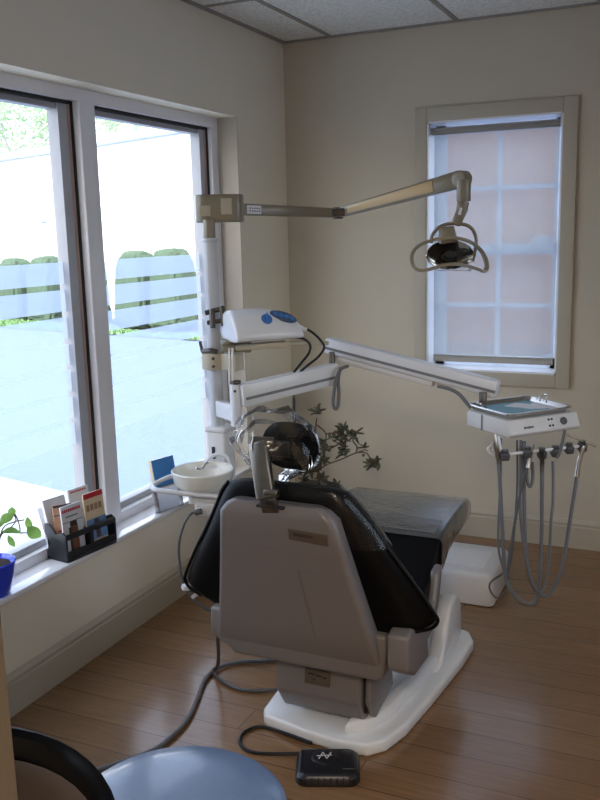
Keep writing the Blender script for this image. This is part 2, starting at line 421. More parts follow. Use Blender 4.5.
for (a, b) in ((-1.492, -0.608), (WY0 + 0.06, -1.607)):
    lbox(m, -0.185, -0.135, b - 0.052, b, 0.452, 2.066); lbox(m, -0.185, -0.135, a, b, 0.452, 0.478, 0.002); lbox(m, -0.187, -0.145, a, b, 2.045, 2.066)
m.build('sash_frame', M['sashv'], win)
m = MB()
for (a, b) in ((-1.492, -0.66), (WY0 + 0.06, -1.659)):
    m.quad(r((-0.165, a, 0.47)), r((-0.165, b, 0.47)), r((-0.165, b, 2.06)), r((-0.165, a, 2.06)))
m.build('glass_pane', M['glass'], win)
m = MB()
for (a, b) in ((-1.492, -0.66), (WY0 + 0.06, -1.659)):
    for k in range(7):
        z1 = 1.489 - 0.1035 * k; z0 = z1 - 0.0815
        m.quad(r((-0.163, a, z0)), r((-0.163, b, z0)), r((-0.163, b, z1)), r((-0.163, a, z1)))
m.build('frosted_film', M['film'], win)
m = MB()
m.box(((FX + 0.012) / 2, (WY0 + WY1) / 2, WZ0 - 0.01), (-FX + 0.012, WY1 - WY0, 0.02), 0.004)
struct(m.build('trim_window_sill', M['sill']))
m = MB(); m.box((-.052, WY1 - .002, (WZ0 + WZ1) / 2), (.106, .005, WZ1 - WZ0)); struct(m.build('trim_jamb_shade', M['jamb_shade']))  # thin lining added over the jamb to carry its painted shade

# ---- back window : window_2 with sashes
win = empty('window_2', (1.1, 0, BZ0)); struct(win); r = Rel(win)
def lb(mb, x0, x1, y0, y1, z0, z1, bev=0.0): mb.box(r(((x0 + x1) / 2, (y0 + y1) / 2, (z0 + z1) / 2)), (x1 - x0, y1 - y0, z1 - z0), bev)
m = MB()
ox0, ox1, oz0, oz1 = 0.715, 1.489, 0.804, 2.163
lb(m, ox0, BX0, -0.018, 0.0, oz0, oz1, 0.003); lb(m, BX1, ox1, -0.018, 0.0, oz0, oz1, 0.003)
lb(m, BX0, BX1, -0.018, 0.0, BZ1, oz1, 0.003); lb(m, BX0, BX1, -0.018, 0.0, oz0, BZ0, 0.003)
m.build('casing', M['trim'], win)
m = MB()
lb(m, BX0, BX0 + 0.008, -0.012, 0.2, BZ0, BZ1); lb(m, BX1 - 0.008, BX1, -0.012, 0.2, BZ0, BZ1); lb(m, BX0, BX1, -0.012, 0.2, BZ0, BZ0 + 0.008); lb(m, BX0, BX1, -0.012, 0.2, BZ1 - 0.008, BZ1)
m.build('jamb_liner', M['vinyl'], win)
m = MB()
a, b = BX0 + 0.008, BX1 - 0.008
lb(m, a, a + 0.045, 0.14, 0.18, BZ0, BZ1); lb(m, b - 0.045, b, 0.14, 0.18, BZ0, BZ1)
lb(m, a, b, 0.14, 0.18, BZ1 - 0.05, BZ1); lb(m, a, b, 0.14, 0.18, BZ0, BZ0 + 0.06)
lb(m, a, b, 0.135, 0.18, 1.445, 1.50)                                # meeting rail
xm = 1.10
lb(m, xm - 0.011, xm + 0.011, 0.15, 0.165, BZ0, BZ1)
for z in (1.19, 1.775): lb(m, a, b, 0.151, 0.166, z - 0.011, z + 0.011)
lb(m, 1.27, 1.36, 0.115, 0.14, 1.50, 1.535, 0.006)                     # sash lock
m.build('sash', M['lvinyl'], win)
m = MB(); m.quad(r((a, 0.158, BZ0)), r((b, 0.158, BZ0)), r((b, 0.158, BZ1)), r((a, 0.158, BZ1))); m.build('glass_pane', M['glass'], win)

sh = empty('roller_shade', (1.1, 0.03, BZ1)); r = Rel(sh)
tag(sh, 'pale fabric roller shade pulled down over the small back window', 'window shade')
m = MB(); m.quad(r((0.800, 0.036, 0.93)), r((1.402, 0.036, 0.93)), r((1.402, 0.036, 2.07)), r((0.800, 0.036, 2.07))); m.build('shade_fabric', M['shade'], sh)
m = MB(); m.cyl(r((0.79, 0.024, 2.052)), r((1.406, 0.024, 2.052)), 0.017); m.build('roller_tube', M['hem'], sh)
m = MB(); m.box(r((1.101, 0.034, 0.926)), (0.602, 0.012, 0.034), 0.004); m.build('hem_bar', M['hem'], sh)
for bx_ in (0.786, 1.410):
    m = MB(); m.box(r((bx_, 0.028, 2.062)), (0.006, 0.04, 0.05), 0.002); m.build('bracket', M['white'], sh)

# ------------------------------------------------------------------ outside
G = -0.15
o = MB().quad((-40, -12, G), (40, -12, G), (40, 40, G), (-40, 40, G)).build('ground', M['asphalt']); struct(o)
m = MB(); m.prism([(-0.26, -8), (-8, -8), (-8, 1.66), (-2.6, 0.39), (-0.26, -0.1)], G, G + 0.02, 'z'); struct(m.build('sidewalk', M['concrete']))
# white building across the lot
bd = Vector((0.94, -0.34, 0)).normalized(); bn = Vector((-bd.y, bd.x, 0))
P0 = Vector((-13.93, 12.91, 0)) - bd * 22; P1 = Vector((-13.93, 12.91, 0)) + bd * 9.6
bl = empty('office_building', ((P0 + P1) / 2)[:]); bl.location.z = G; bl.rotation_euler = (0, 0, math.atan2(bd.y, bd.x))
tag(bl, 'long white single-storey building across the car park', 'building')
m = MB(); m.box((0, 1.0, 1.85), (31.6, 2, 3.7)); m.build('wall', M['building'], bl)
m = MB(); m.box((0, .95, 3.74), (31.9, 2.2, 0.16), 0.03); m.build('roof_edge', M['roofedge'], bl)
m = MB(); m.box((8.1, -0.09, 2.35), (0.32, 0.18, 0.42), 0.04); m.box((8.1, -0.04, 2.6), (0.12, 0.08, 0.12), 0.02); m.build('wall_lamp', M['roofedge'], bl)
# lawn strip + mulch bed
m = MB()
random.seed(3)
gd = Vector((5.2, -1.0, 0)).normalized(); gn = Vector((-gd.y, gd.x, 0)); g0 = Vector((-10.84, 9.17, 0))
for i in range(9000):
    s_ = random.uniform(-8, 9); t_ = random.uniform(0.0, 1.0) ** 1.0 * 0.9
    if 2.6 < s_ < 5.6 and t_ > .12 + abs(s_ - 4.1) * .3: continue
    p = g0 + gd * s_ + gn * t_; p.z = G + 0.02
    a = random.uniform(0, PI); d = Vector((math.cos(a), math.sin(a), 0)) * 0.03; h = random.uniform(.04, .09)
    m.quad(p - d, p + d, p + d * .3 + Vector((0, 0, h)), p - d * .3 + Vector((0, 0, h)))
o = m.build('grass', M['grass']); tag(o, 'bright green lawn strip edging the car park', 'grass', kind='stuff')
m = MB(); q = [g0 - gd * 9, g0 + gd * 11, g0 + gd * 11 + gn * 2.2, g0 - gd * 9 + gn * 2.2]; m.prism([(v.x, v.y) for v in q], G, G + 0.02, 'z'); struct(m.build('ground_mulch_bed', M['mulch']))
# clipped shrubs
def shrub(c, rx, ry, h, seed, label):
    rnd = random.Random(seed); m = MB(); t = bmesh.new(); bmesh.ops.create_icosphere(t, subdivisions=4, radius=1)
    for v in t.verts:
        p = v.co.copy(); zz = max(-1, min(1, p.z))
        e = 0.42
        f = lambda q: math.copysign(abs(q) ** e, q)
        n_ = noise.noise(Vector((p.x * 3 + seed, p.y * 3, p.z * 3))) * .10 + noise.noise(Vector((p.x * 12 + seed, p.y * 12, p.z * 12))) * .07
        tp = 1.0 - 0.42 * (zz + 1) / 2
        v.co = Vector((f(p.x) * rx * tp * (1 + n_), f(p.y) * ry * tp * (1 + n_), (f(p.z) * (1 + n_ * .4) + 1) * h / 2))
    m._merge(t)
    o = m.build('clipped_shrub', M['hedge'], angle=5); o.location = (c.x, c.y, G); o.rotation_euler = (0, 0, math.atan2(gd.y, gd.x))
    tag(o, label, 'shrub', 'clipped shrubs along the white building')
LAB = ['boxy clipped shrub hidden mostly by the left window edge', 'boxy clipped shrub through left pane, next to the pane edge', 'boxy clipped shrub in the middle of the left pane',
       'boxy clipped shrub half hidden behind the window mullion', 'boxy clipped shrub in the middle of the right pane', 'boxy clipped shrub through right pane nearest the white post']
HLINE = [(-12.72, 10.652), (-11.425, 10.403), (-10.415, 10.208), (-9.26, 9.986), (-7.811, 9.708), (-6.889, 9.53)]
for i in range(6):
    p = HLINE[i]; shrub(Vector((p[0], p[1], 0)), 0.48, 0.42, (1.34, 1.36, 1.40, 1.42, 1.48, 1.52)[i], i * 5 + 1, LAB[i])
# trees behind the roof
def tree(c, h, rad, n, seed, label, sparse=1.0):
    rnd = random.Random(seed); t = empty('leafy_tree', (c[0], c[1], G)); tag(t, label, 'tree')
    m = MB(); m.tube([(0, 0, 0), (.1, 0, h * .4), (0, .1, h * .8)], .16, r_end=.05)
    for k in range(6):
        a = rnd.uniform(0, 6.28); z = h * rnd.uniform(.45, .7); m.tube([(0.05, 0, z), (math.cos(a) * rad * .4, math.sin(a) * rad * .4, z + rad * .3), (math.cos(a) * rad * .75, math.sin(a) * rad * .75, z + rad * .55)], .06, n=6, r_end=.02)
    m.build('trunk', M['bark'], t)
    m = MB(); cl = []
    for k in range(26):
        a = rnd.uniform(0, 6.28); b_ = rnd.uniform(-.6, 1); rr = rad * rnd.uniform(.35, .95)
        cl.append(Vector((math.cos(a) * rr * math.sqrt(1 - min(.9, b_ * b_)), math.sin(a) * rr * math.sqrt(1 - min(.9, b_ * b_)), h * .78 + b_ * rad * .8)))
    for k in range(n):
        p = rnd.choice(cl) + Vector([rnd.gauss(0, rad * .14) for _ in range(3)])
        s_ = rnd.uniform(.05, .11); q = Matrix.Rotation(rnd.uniform(0, 6.28), 3, Vector([rnd.gauss(0, 1) for _ in range(3)]).normalized())
        m.quad(*[p + q @ Vector(v) * s_ for v in ((-1, 0, 0), (0, -.6, 0), (1, 0, 0), (0, .6, 0))])
    m.build('crown', M['tree_leaf'], t)
tree((-20.595, 20.863), 7.44, 2.8, 8000, 1, 'tall leafy tree rising behind the white roof at far left')
tree((-18.782, 25.144), 7.91, 1.5, 1800, 2, 'sparse pale tree behind the roof seen in the right pane')
tree((-15.428, 25.574), 7.94, 1.5, 1500, 3, 'thin tree top behind the roof nearest the white post')

# brick neighbour behind the back window
m = MB(); m.box((-1.3, 9.0, 1.5), (5.0, 0.3, 3.6)); o = m.build('brick_wall', M['brick']); tag(o, 'red brick wall of the neighbouring house dimly behind the roller shade', 'wall')

# ------------------------------------------------------------------ dental chair (local +y points to the feet)
ch = empty('dental_chair', (1.0, -1.6, 0)); r = Rel(ch)
tag(ch, 'black and warm grey dental treatment chair seen from behind on a white base', 'dental chair')
# plinth
m = MB()
out = [(-.19, -.40), (-.17, -.435), (.0, -.47), (.10, -.480), (.20, -.47), (.245, -.42), (.275, -.32), (.30, -.12), (.33, .18), (.335, .33), (.30, .40), (.22, .43), (-.12, .43), (-.19, .36), (-.21, .2), (-.215, -.1)]
m.prism(out, 0.0, 0.045, 'z', bev=0.012)
rid = [(.115, -.45), (.185, -.40), (.225, -.30), (.25, -.10), (.27, .14), (.24, .18), (.21, -.05), (.17, -.25), (.12, -.33)]
m.prism(rid, 0.04, 0.085, 'z', bev=0.015)
m.box((0, .05, .07), (.30, .55, .07), .015)
m.build('base_plinth', M['plinth'], ch)
# curved upright guard on the right of the plinth
m = MB()
rings = []
for i in range(13):
    t = i / 12; a = R(200 - 190 * t)
    pass
pr = [(.02, .045), (.30, .045), (.345, .06), (.345, .12), (.335, .19), (.30, .235), (.25, .25), (.19, .235), (.15, .19), (.11, .12), (.07, .075)]
m.prism([(y_, z_) for (y_, z_) in pr], .225, .285, 'x', bev=0.02)
m.build('side_guard', M['plinth'], ch)
# scissor lift column under the seat
m = MB()
m.bar((0, .16, .09), (-.02, -.12, .36), .20, .10, .01); m.bar((.0, .22, .09), (.0, .05, .38), .24, .06, .01)
m.build('lift_column', M['white_matte'], ch)
m = MB()
lw = .145
m.loft([[(x * s, y_, z_) for (x, z_) in [(-1, .10), (1, .10), (1, .29), (-1, .29)]] for (s, y_) in ((lw, -.42), (lw, -.42))][:1] + [[(x * lw, -.20, z_) for (x, z_) in [(-1, .10), (1, .10), (1, .29), (-1, .29)]]])
m = MB()
prof = [(-.455, .155), (-.435, .29), (-.24, .30), (-.20, .10), (-.40, .075)]
m.prism(prof, -.115, .17, 'x', bev=.012)
lh = m.build('lift_housing', M['shell'], ch)
m = MB(); m.box((.03, -.4505, .222), (.085, .003, .048), .001, rot=(R(-8.5), 0, 0)); m.build('maker_plate', M['shell_dark'], lh)
m = MB()
for k, (x_, z_, w_) in enumerate([(.012, .232, .022), (.036, .229, .018), (.056, .226, .012), (.02, .214, .01)]): m.box((x_, -.4528, z_), (w_, .001, .005), rot=(0, R(6), 0))
m.build('plate_marks', M['gasket'], lh)
m = MB(); m.prism([(-.435, .16), (-.42, .285), (-.26, .29), (-.22, .12), (-.39, .09)], .180, .20, 'x', bev=.004); m.build('housing_side', M['shell'], ch)
m = MB(); m.box((.175, -.36, .19), (.010, .12, .15), .002); m.build('side_slot', M['gasket'], ch)
m = MB(); m.prism([(-.55, .35), (-.55, .455), (-.50, .465), (-.36, .44), (-.34, .30), (-.48, .305)], .29, .355, 'x', bev=.012); m.build('side_block', M['shell'], ch)
# seat frame skirt behind and below the backrest
m = MB()
sk = [(-.295, .44), (-.30, .345), (-.275, .335), (-.235, .315), (-.22, .295), (.255, .295), (.275, .31), (.285, .40), (.285, .44)]
m.prism(sk, -.535, -.30, 'y', bev=.012)
m.build('seat_frame', M['shell'], ch)
# side brackets
for s in (1, -1):
    m = MB(); bx = [(.03, .455), (.0, .36), (-.07, .26), (-.31, .24), (-.50, .335), (-.50, .40), (-.34, .33), (-.2, .31), (-.10, .315), (-.055, .35), (-.015, .44)]
    m.prism(bx, s * .262, s * .295, 'x', bev=.010); m.build('side_bracket', M['shell'], ch)
# backrest shell (warm grey) — lofted, tapering to the top
def back_y(z): return -.515 - (z - .30) * .255
m = MB(); rings = []
zs = [.335, .36, .45, .55, .65, .74, .80, .825, .838]
for z in zs:
    t = (z - .335) / (.838 - .335)
    hw = .277 - .105 * t ** 0.92
    ins = 0.0
    if z > .80: hw -= .035 * ((z - .80) / .038) ** 2
    th = .07 if z < .8 else .07 - .03 * ((z - .8) / .038) ** 2
    if z < .345: th = .05
    yb = back_y(z)
    rings.append([(x, yb + y_ + .02, z) for (x, y_) in rrect(2 * hw, th, .022, 5)])
m.loft(rings)
bs = m.build('backrest_shell', M['shell'], ch)
def onback(x, z, off=-.0165): return (x, back_y(z) + off, z)
m = MB(); m.box(onback(.098, .752, -.0150), (.118, .004, .036), .001, rot=(R(14.3), R(3), 0)); m.build('name_plate', M['shell_dark'], bs)
m = MB()
for k in range(9):
    m.box(onback(.058 + k * .0065, .757 - k * .0003 , -.0174), (.0045, .0006, .009 if k % 3 else .013), rot=(R(14.3), 0, 0))
m.build('plate_lettering', M['darkink'], bs)
# recessed panel seam
m = MB()
m.tube([onback(-.06, .70, -.0150), onback(.185, .69, -.0150)], .0012, n=6, smooth=0); m.tube([onback(.05, .64, -.0165), onback(.075, .40, -.0152)], .0012, n=6, smooth=0); m.tube([onback(.05, .64, -.0165), onback(.19, .635, -.0152)], .0012, n=6, smooth=0)
m.build('panel_seam', M['seam'], bs)
# backrest cushion with swept wings
def cush_rings():
    prof = [(.33, .255, .0), (.38, .275, .0), (.425, .31, .0), (.445, .355, .0), (.462, .400, .01), (.485, .418, .02), (.51, .410, .02), (.60, .358, .02), (.70, .293, .02), (.78, .245, .02), (.835, .21, .01), (.865, .185, .01), (.882, .16, .0)]
    rings = []
    for (z, hw, fw) in prof:
        yb = back_y(z) + .085; ring = []
        th = .085 if z < .85 else .085 - .05 * ((z - .85) / .032)
        n = 18
        def yoff(u): return fw * max(0, abs(u) - .45) ** 1.5 * 2.0
        for i in range(n + 1):
            u = -1 + 2 * i / n; e = max(0.0, abs(u) - .8) / .2
            ring.append((u * hw, yb + yoff(u) - th * .5 * math.sqrt(max(0.12, 1 - e * e)), z))
        for i in range(n + 1):
            u = 1 - 2 * i / n; e = max(0.0, abs(u) - .8) / .2
            ring.append((u * hw, yb + yoff(u) + th * .5 * math.sqrt(max(0.12, 1 - e * e)), z))
        rings.append(ring)
    return rings
m = MB(); m.loft(cush_rings()); bc = m.build('backrest_cushion', M['black'], ch, sub=1)
m = MB(); CR = cush_rings()
for side in (0, 18):
    m = MB(); m.tube([CR[q][side] for q in range(3, 12)], .0055, n=8, smooth=5); m.build('piping', M['black'], bc)
# seat and leg cushion: side profile in (y,z)
m = MB(); rings = []
prof = [(-.40, .37, .30), (-.30, .38, .29), (-.12, .40, .32), (-.03, .425, .325), (.045, .475, .345), (.085, .515, .375), (.11, .527, .39), (.20, .535, .42), (.40, .528, .44), (.58, .515, .43), (.615, .500, .435), (.628, .475, .445)]
for (y_, zt, zb) in prof:
    hw = .268 if y_ < .1 else .268 - .030 * (y_ - .1) / .5
    c = (zt + zb) / 2; rings.append([(x, y_, z) for (x, z) in rrect(2 * hw, zt - zb, min(.016, (zt - zb) * .45), 5, 0.0, c)])
m.loft(rings); m.build('seat_cushion', M['black'], ch)
m = MB()
pf = [(-.44, .255), (-.30, .235), (-.02, .30), (.02, .372), (.45, .418), (.45, .44), (.1, .40), (-.1, .33), (-.44, .32)]
m.prism(pf, -.22, .22, 'x', bev=.01); m.build('seat_pan', M['shell'], ch)
# headrest
m = MB()
rings = []
hc = Vector((0.010, -.560, .985))
for i in range(11):
    t = -1 + 2 * i / 10; k = math.sqrt(max(0.02, 1 - abs(t) ** 2.6))
    rings.append([(hc.x + t * .088, hc.y + y_ * k, hc.z + t * -.004 + z_ * k) for (y_, z_) in rrect(.085, .135, .04, 5)])
m.loft(rings); hd = m.build('headrest', M['black_soft'], ch, sub=1)
m = MB()
m.bar((-.058, -.625, 1.005), (-.016, -.665, .855), .056, .026, .006, up=(0, 1, 0)); m.bar((-.014, -.665, .865), (-.008, -.655, .815), .050, .012, .002, up=(0, 1, 0))
m.cyl((-.085, -.61, 1.0), (-.02, -.60, 1.0), .016, bev=.002); m.cyl((-.02, -.665, .875), (.02, -.665, .875), .012, bev=.002)
m.build('headrest_bar', M['bronze'], ch)
m = MB(); m.box((-.0, -.59, .985), (.06, .03, .05), .006); m.build('headrest_joint', M['bplastic'], ch)
m = MB(); m.box((-.006, -.667, .846), (.026, .004, .010), .001); m.box((-.008, -.655, .832), (.085, .02, .008), .002); m.build('bar_slot', M['gasket'], ch)

# clear bag over the headrest
m = MB(); t = bmesh.new(); bmesh.ops.create_icosphere(t, subdivisions=3, radius=1)
for v in t.verts:
    p = v.co
    n_ = noise.noise(p * 1.9 + Vector((3, 1, 7))) * .28 + noise.noise(p * 5 + Vector((1, 5, 2))) * .12
    # left side is a loose, pointed flap
    k = 1.0 + (0.28 if p.x < -.3 else 0) * (-p.x - .3) * (1 + .8 * noise.noise(p * 2.3))
    v.co = Vector((.972 + p.x * .122 * k * (1 + n_), -2.16 + p.y * .078 * (1 + n_), .985 + p.z * .105 * (1 + n_ * .9) + (p.x < -.4) * .012))
m._merge(t); o = m.build('plastic_bag', M['bag'], angle=9); tag(o, 'clear crumpled plastic bag pulled over the black headrest', 'plastic bag')
m = MB(); rnd = random.Random(21)
def bagpt(p):
    n_ = noise.noise(p * 1.9 + Vector((3, 1, 7))) * .28 + noise.noise(p * 5 + Vector((1, 5, 2))) * .12
    k = 1.0 + (0.28 if p.x < -.3 else 0) * (-p.x - .3) * (1 + .8 * noise.noise(p * 2.3))
    return Vector((.972 + p.x * .1245 * k * (1 + n_), -2.16 + p.y * .083 * (1 + n_), .985 + p.z * .1055 * (1 + n_ * .9) + (p.x < -.4) * .012))
for k in range(20):
    a = rnd.uniform(1.9, 5.4); b_ = rnd.uniform(-.2, .5)
    pts = []; q = Vector((math.cos(a), -.5 - b_, math.sin(a))).normalized(); dq = Vector((rnd.gauss(0, 1), rnd.gauss(0, .5), rnd.gauss(0, 1))) * .16
    for j in range(rnd.randint(3, 6)): pts.append(bagpt(q)); q = (q + dq).normalized()
    m.tube(pts, rnd.uniform(.0016, .0034), n=6, smooth=2, flat=.5)
m.build('crease_glints', M['mirror'], o)  # mirror tubes added as window glints along the bag's creases
# plastic covers on seat/leg and shoulder
m = MB(); rings = []
for (y_, zt, zb) in [(.082, .522, .40), (.11, .535, .395), (.20, .543, .425), (.30, .540, .43), (.40, .535, .435), (.50, .528, .432), (.59, .52, .425), (.625, .506, .43), (.637, .475, .44)]:
    hw = .276 - .030 * max(0, y_ - .1) / .5
    c = (zt + zb) / 2
    rings.append([(1.0 + x + noise.noise(Vector((x * 9, y_ * 14, z * 8))) * .005, -1.6 + y_, z + noise.noise(Vector((x * 10, y_ * 25, 3))) * .005) for (x, z) in rrect(2 * hw, zt - zb, min(.018, (zt - zb) * .45), 6, 0, c)])
m.loft(rings, caps=False); cvr = m; m = MB()
for k in range(7): y_ = .105 + .018 * k; m.tube([(1.0 + x, -1.6 + y_ + .006 * noise.noise(Vector((x * 6, k, 2))), .5375 + .001 * k + .002 * noise.noise(Vector((x * 9, k, 0)))) for x in (-.24, -.15, -.05, .05, .15, .245)], .0022, n=6)
folds = m; m = cvr; o = m.build('leg_rest_cover', M['plastic'], angle=60); tag(o, 'clear wrinkled plastic sheet stretched over the leg rest', 'plastic cover')
for f_ in (folds,): f_.build('fold_lines', M['plastic'], o)
m = MB(); cr_ = cush_rings(); t = bmesh.new(); vs = []
for ring in cr_[8:]:
    row = []
    for q in range(10, 19): p = ring[q]; row.append(t.verts.new((1.0 + p[0] + .004, -1.6 + p[1] - .007 + .004 * noise.noise(Vector((q * .7, p[2] * 9, 1))), p[2] + .006)))
    for q in range(19, 27): p = ring[q]; row.append(t.verts.new((1.0 + p[0] + .004, -1.6 + p[1] + .008, p[2] + .006)))
    vs.append(row)
for a, b in zip(vs, vs[1:]):
    for q in range(len(a) - 1): t.faces.new((a[q], a[q + 1], b[q + 1], b[q]))
m._merge(t); o = m.build('shoulder_cover', M['sleeve'], angle=60, sub=1); tag(o, 'clear plastic sleeve lying over the right shoulder of the backrest', 'plastic cover')

# ------------------------------------------------------------------ unit post with arms
PX, PY = .467, -1.63
un = empty('dental_unit_post', (PX, PY, 0)); r = Rel(un)
tag(un, 'white upright unit post with light arm and folding delivery arms', 'equipment post')
m = MB(); m.cyl((0, 0, .62), (0, 0, 1.562), .0245, n=28); m.cyl((0, 0, 1.553), (0, 0, 1.566), .029, bev=.003); m.build('post', M['post'], un)
m = MB(); m.box((.01, 0, .655), (.075, .075, .45), .008); m.box((.01, 0, .885), (.085, .085, .02), .006); m.bar((.01, 0, .46), (.25, .03, .42), .08, .06, .008); m.bar((.25, .03, .42), (.30, .03, .33), .08, .06, .008); m.build('post_base', M['white_matte'], un)
m = MB(); m.box((.0, -.039, .80), (.014, .004, .045), .002); m.build('slot', M['gasket'], un)
m = MB(); m.cyl((0, 0, 1.56), (0, 0, 1.63), .021, bev=.002); m.build('post_neck', M['taupe'], un)
# light arm cap
A0 = Vector(r((0.47, -1.558, 1.668))); A1 = Vector(r((0.739, -1.102, 1.649)))
dirv = (A1 - A0); az = math.atan2(dirv.y, dirv.x)
m = MB(); m.prism(rrect(.172, .095, .035, 5), -.048, .048, 'z', bev=.020, mtx=Matrix.Translation(A0) @ Matrix.Rotation(az * .55, 4, 'Z'))
cap = m.build('arm_cap', M['taupe'], un)
XF = Matrix.Translation(A0) @ Matrix.Rotation(az * .55, 4, 'Z')
m = MB(); m.box((-.054, -.0465, -.008), (.04, .003, .036), .001, mtx=XF); m.build('cap_label', M['taupe_lt'], cap)
m = MB(); m.box((.022, -.0478, .006), (.038, .003, .055), .001, mtx=XF); m.build('cap_label', M['taupe_lt'], cap)
m = MB(); m.bar(A0 + dirv.normalized() * .05, A1, .03, .043, .006, h2=.036); la = m.build('light_arm', M['taupe'], un)
q0 = A0 + dirv.normalized() * .105; q1 = A0 + dirv.normalized() * .165
nrm = dirv.normalized().cross(Vector((0, 0, 1))).normalized()
m = MB(); m.bar(q0 + nrm * .0158, q1 + nrm * .0158, .002, .030, 0); m.build('arm_sticker', M['paper'], la)
m = MB()
for k in range(5):
    for j in range(2):
        c = q0.lerp(q1, .15 + k * .17) + nrm * .0172 + Vector((0, 0, .005 - .010 * j)); m.bar(c, c + dirv.normalized() * .006, .0005, .004)
m.build('sticker_print', M['darkink'], la)
J = A1
m = MB(); m.cyl(J + Vector((0, 0, -.022)), J + Vector((0, 0, .022)), .020, bev=.003); m.bar(J - dirv.normalized() * .03, J + Vector((.035, -.01, .003)), .036, .030, .004); m.build('elbow', M['steel_dk'], un)
E1 = Vector(r((1.274, -1.283, 1.745)))
m = MB(); m.bar(J + Vector((.005, 0, 0)), E1, .028, .036, .006, w2=.036, h2=.060); ua = m.build('spring_arm', M['taupe'], un)
d2 = (E1 - J).normalized(); n2 = d2.cross(Vector((0, 0, 1))).normalized(); u2 = n2.cross(d2)
L2 = (E1 - J).length
a_ = J + d2 * .06; b_ = J + d2 * (L2 - .11)
m = MB(); m.bar(a_ + n2 * .0150, b_ + n2 * .0178, .003, .026, .0005, h2=.038); m.build('arm_inlay', M['tan'], ua)
m = MB(); m.cyl(E1 - n2 * .024, E1 + n2 * .024, .028, bev=.004); m.build('end_joint', M['taupe'], un)
m = MB(); c = E1 - d2 * .004 + n2 * .024; m.cyl(c, c + n2 * .002, .009); m.build('joint_screw', M['steel_dk'], un)
# delivery arm clamp on the post
m = MB(); C0 = Vector(r((0.476, -1.667, 1.133)))
cz = C0.z
m.cyl((0, 0, cz - .03), (0, 0, cz + .03), .047, n=32, bev=.004)
B1 = Vector(r((0.576, -1.644, 1.133))); m.bar((0.03, 0, cz), (B1.x, B1.y, cz), .05, .06, .004)
m.build('clamp', M['taupe_lt'], un)
m = MB()
for zz in (-.014, .014): m.cyl(Vector((.02, -.045, cz + zz)), Vector((.022, -.052, cz + zz)), .005)
m.tube([(-.045, -.01, cz + .03), (-.048, -.012, cz + .05), (-.052, -.012, cz + .07)], .006); m.tube([(-.03, -.03, cz + .035), (0, -.035, cz + .04), (.03, -.03, cz + .035)], .010)
m.build('clamp_screw', M['steel_dk'], un)
m = MB()
for (a, b, rr) in (((0.47, -1.69, 1.309), (0.532, -1.657, 1.325), .009), ((0.478, -1.693, 1.275), (0.538, -1.664, 1.283), .008), ((0.501, -1.694, 1.324), (0.508, -1.705, 1.259), .010), ((0.532, -1.678, 1.333), (0.54, -1.689, 1.265), .008)): m.cyl(r(a), r(b), rr, bev=.002)
m.build('knob_clamp', M['steel_dk'], un)
# bracket shelf bar
m = MB(); m.bar(r((0.575, -1.666, 1.19)), r((0.734, -1.592, 1.196)), .06, .020, .004); m.bar(r((0.71, -1.591, 1.195)), r((0.806, -1.394, 1.177)), .022, .014, .003); m.build('shelf_bracket', M['taupe_lt'], un)
m = MB(); c = r((0.566, -1.699, 1.214)); m.cyl(c - Vector((0, 0, .008)), c + Vector((0, 0, .006)), .030, bev=.004); m.bar(r((0.531, -1.686, 1.191)), r((0.626, -1.643, 1.188)), .045, .035, .008); m.build('swivel', M['taupe'], un)
m = MB(); m.cyl(r((0.564, -1.694, 1.189)), r((0.572, -1.717, 1.063)), .004, n=10); m.cyl(r((0.574, -1.689, 1.189)), r((0.581, -1.712, 1.063)), .005, n=10); m.build('rod', M['steel'], un)
# lower delivery arm
pv = (0.589, -1.709, 1.062)
m = MB(); a = r((0.589, -1.708, 1.066)); b = r((0.602, -1.735, 0.909)); m.cyl((a.x, a.y, a.z), (a.x, a.y, a.z - .15), .020, bev=.003); m.build('arm_pivot', M['white'], un)
m = MB(); m.cyl(a + Vector((.004, 0, .0)), a + Vector((.004, 0, .012)), .017, bev=.003); c = Vector((a.x, a.y, a.z - .022)); vd = Vector((.42, -.9, 0)).normalized(); m.cyl(c + vd * .017, c + vd * .022, .005); m.build('pivot_cap', M['steel_dk'], un)
m = MB(); m.bar((0, 0, a.z - .105), (a.x, a.y, a.z - .105), .03, .06, .006); m.build('pivot_link', M['white'], un)
F0 = Vector(r((0.607, -1.708, 1.025))); F1 = Vector(r((0.823, -1.354, 1.06)))
m = MB(); m.bar(F0, F1, .045, .080, .006, h2=.078); fa = m.build('lower_arm', M['white'], un)
fd = (F1 - F0).normalized(); fn = fd.cross(Vector((0, 0, 1))).normalized(); fu = fn.cross(fd)
m = MB(); m.bar(F0 + fn * .0225 - fu * .010 + fd * .01, F1 + fn * .0225 - fu * .010 - fd * .003, .002, .010); m.build('arm_groove', M['groove'], fa)
m = MB(); m.cyl(r((0.805, -1.346, 1.137)), r((0.808, -1.356, 1.086)), .012, bev=.002); m.build('arm_joint', M['steel_dk'], un)
K0 = Vector(r((0.775, -1.322, 1.162))); K1 = Vector(r((1.431, -1.381, 1.036)))
m = MB(); m.bar(K0, K1, .050, .058, .008); ka = m.build('upper_arm', M['white'], un)
kd = (K1 - K0).normalized(); kn = kd.cross(Vector((0, 0, 1))).normalized(); ku = kn.cross(kd)
m = MB(); m.bar(K0 + kn * .0252 - ku * .008, K1 + kn * .0252 - ku * .008, .002, .010); m.build('arm_groove', M['groove'], ka)
m = MB(); KL = (K1 - K0).length; m.bar(K0 + kd * .05 - ku * .040, K0 + kd * (KL * .66) - ku * .040, .035, .022, .005); m.build('arm_undercover', M['white_matte'], ka)
m = MB(); m.cyl(r((1.385, -1.404, 1.027)), r((1.387, -1.411, 0.993)), .013, bev=.002); m.build('head_pivot', M['steel_dk'], un)
m = MB()
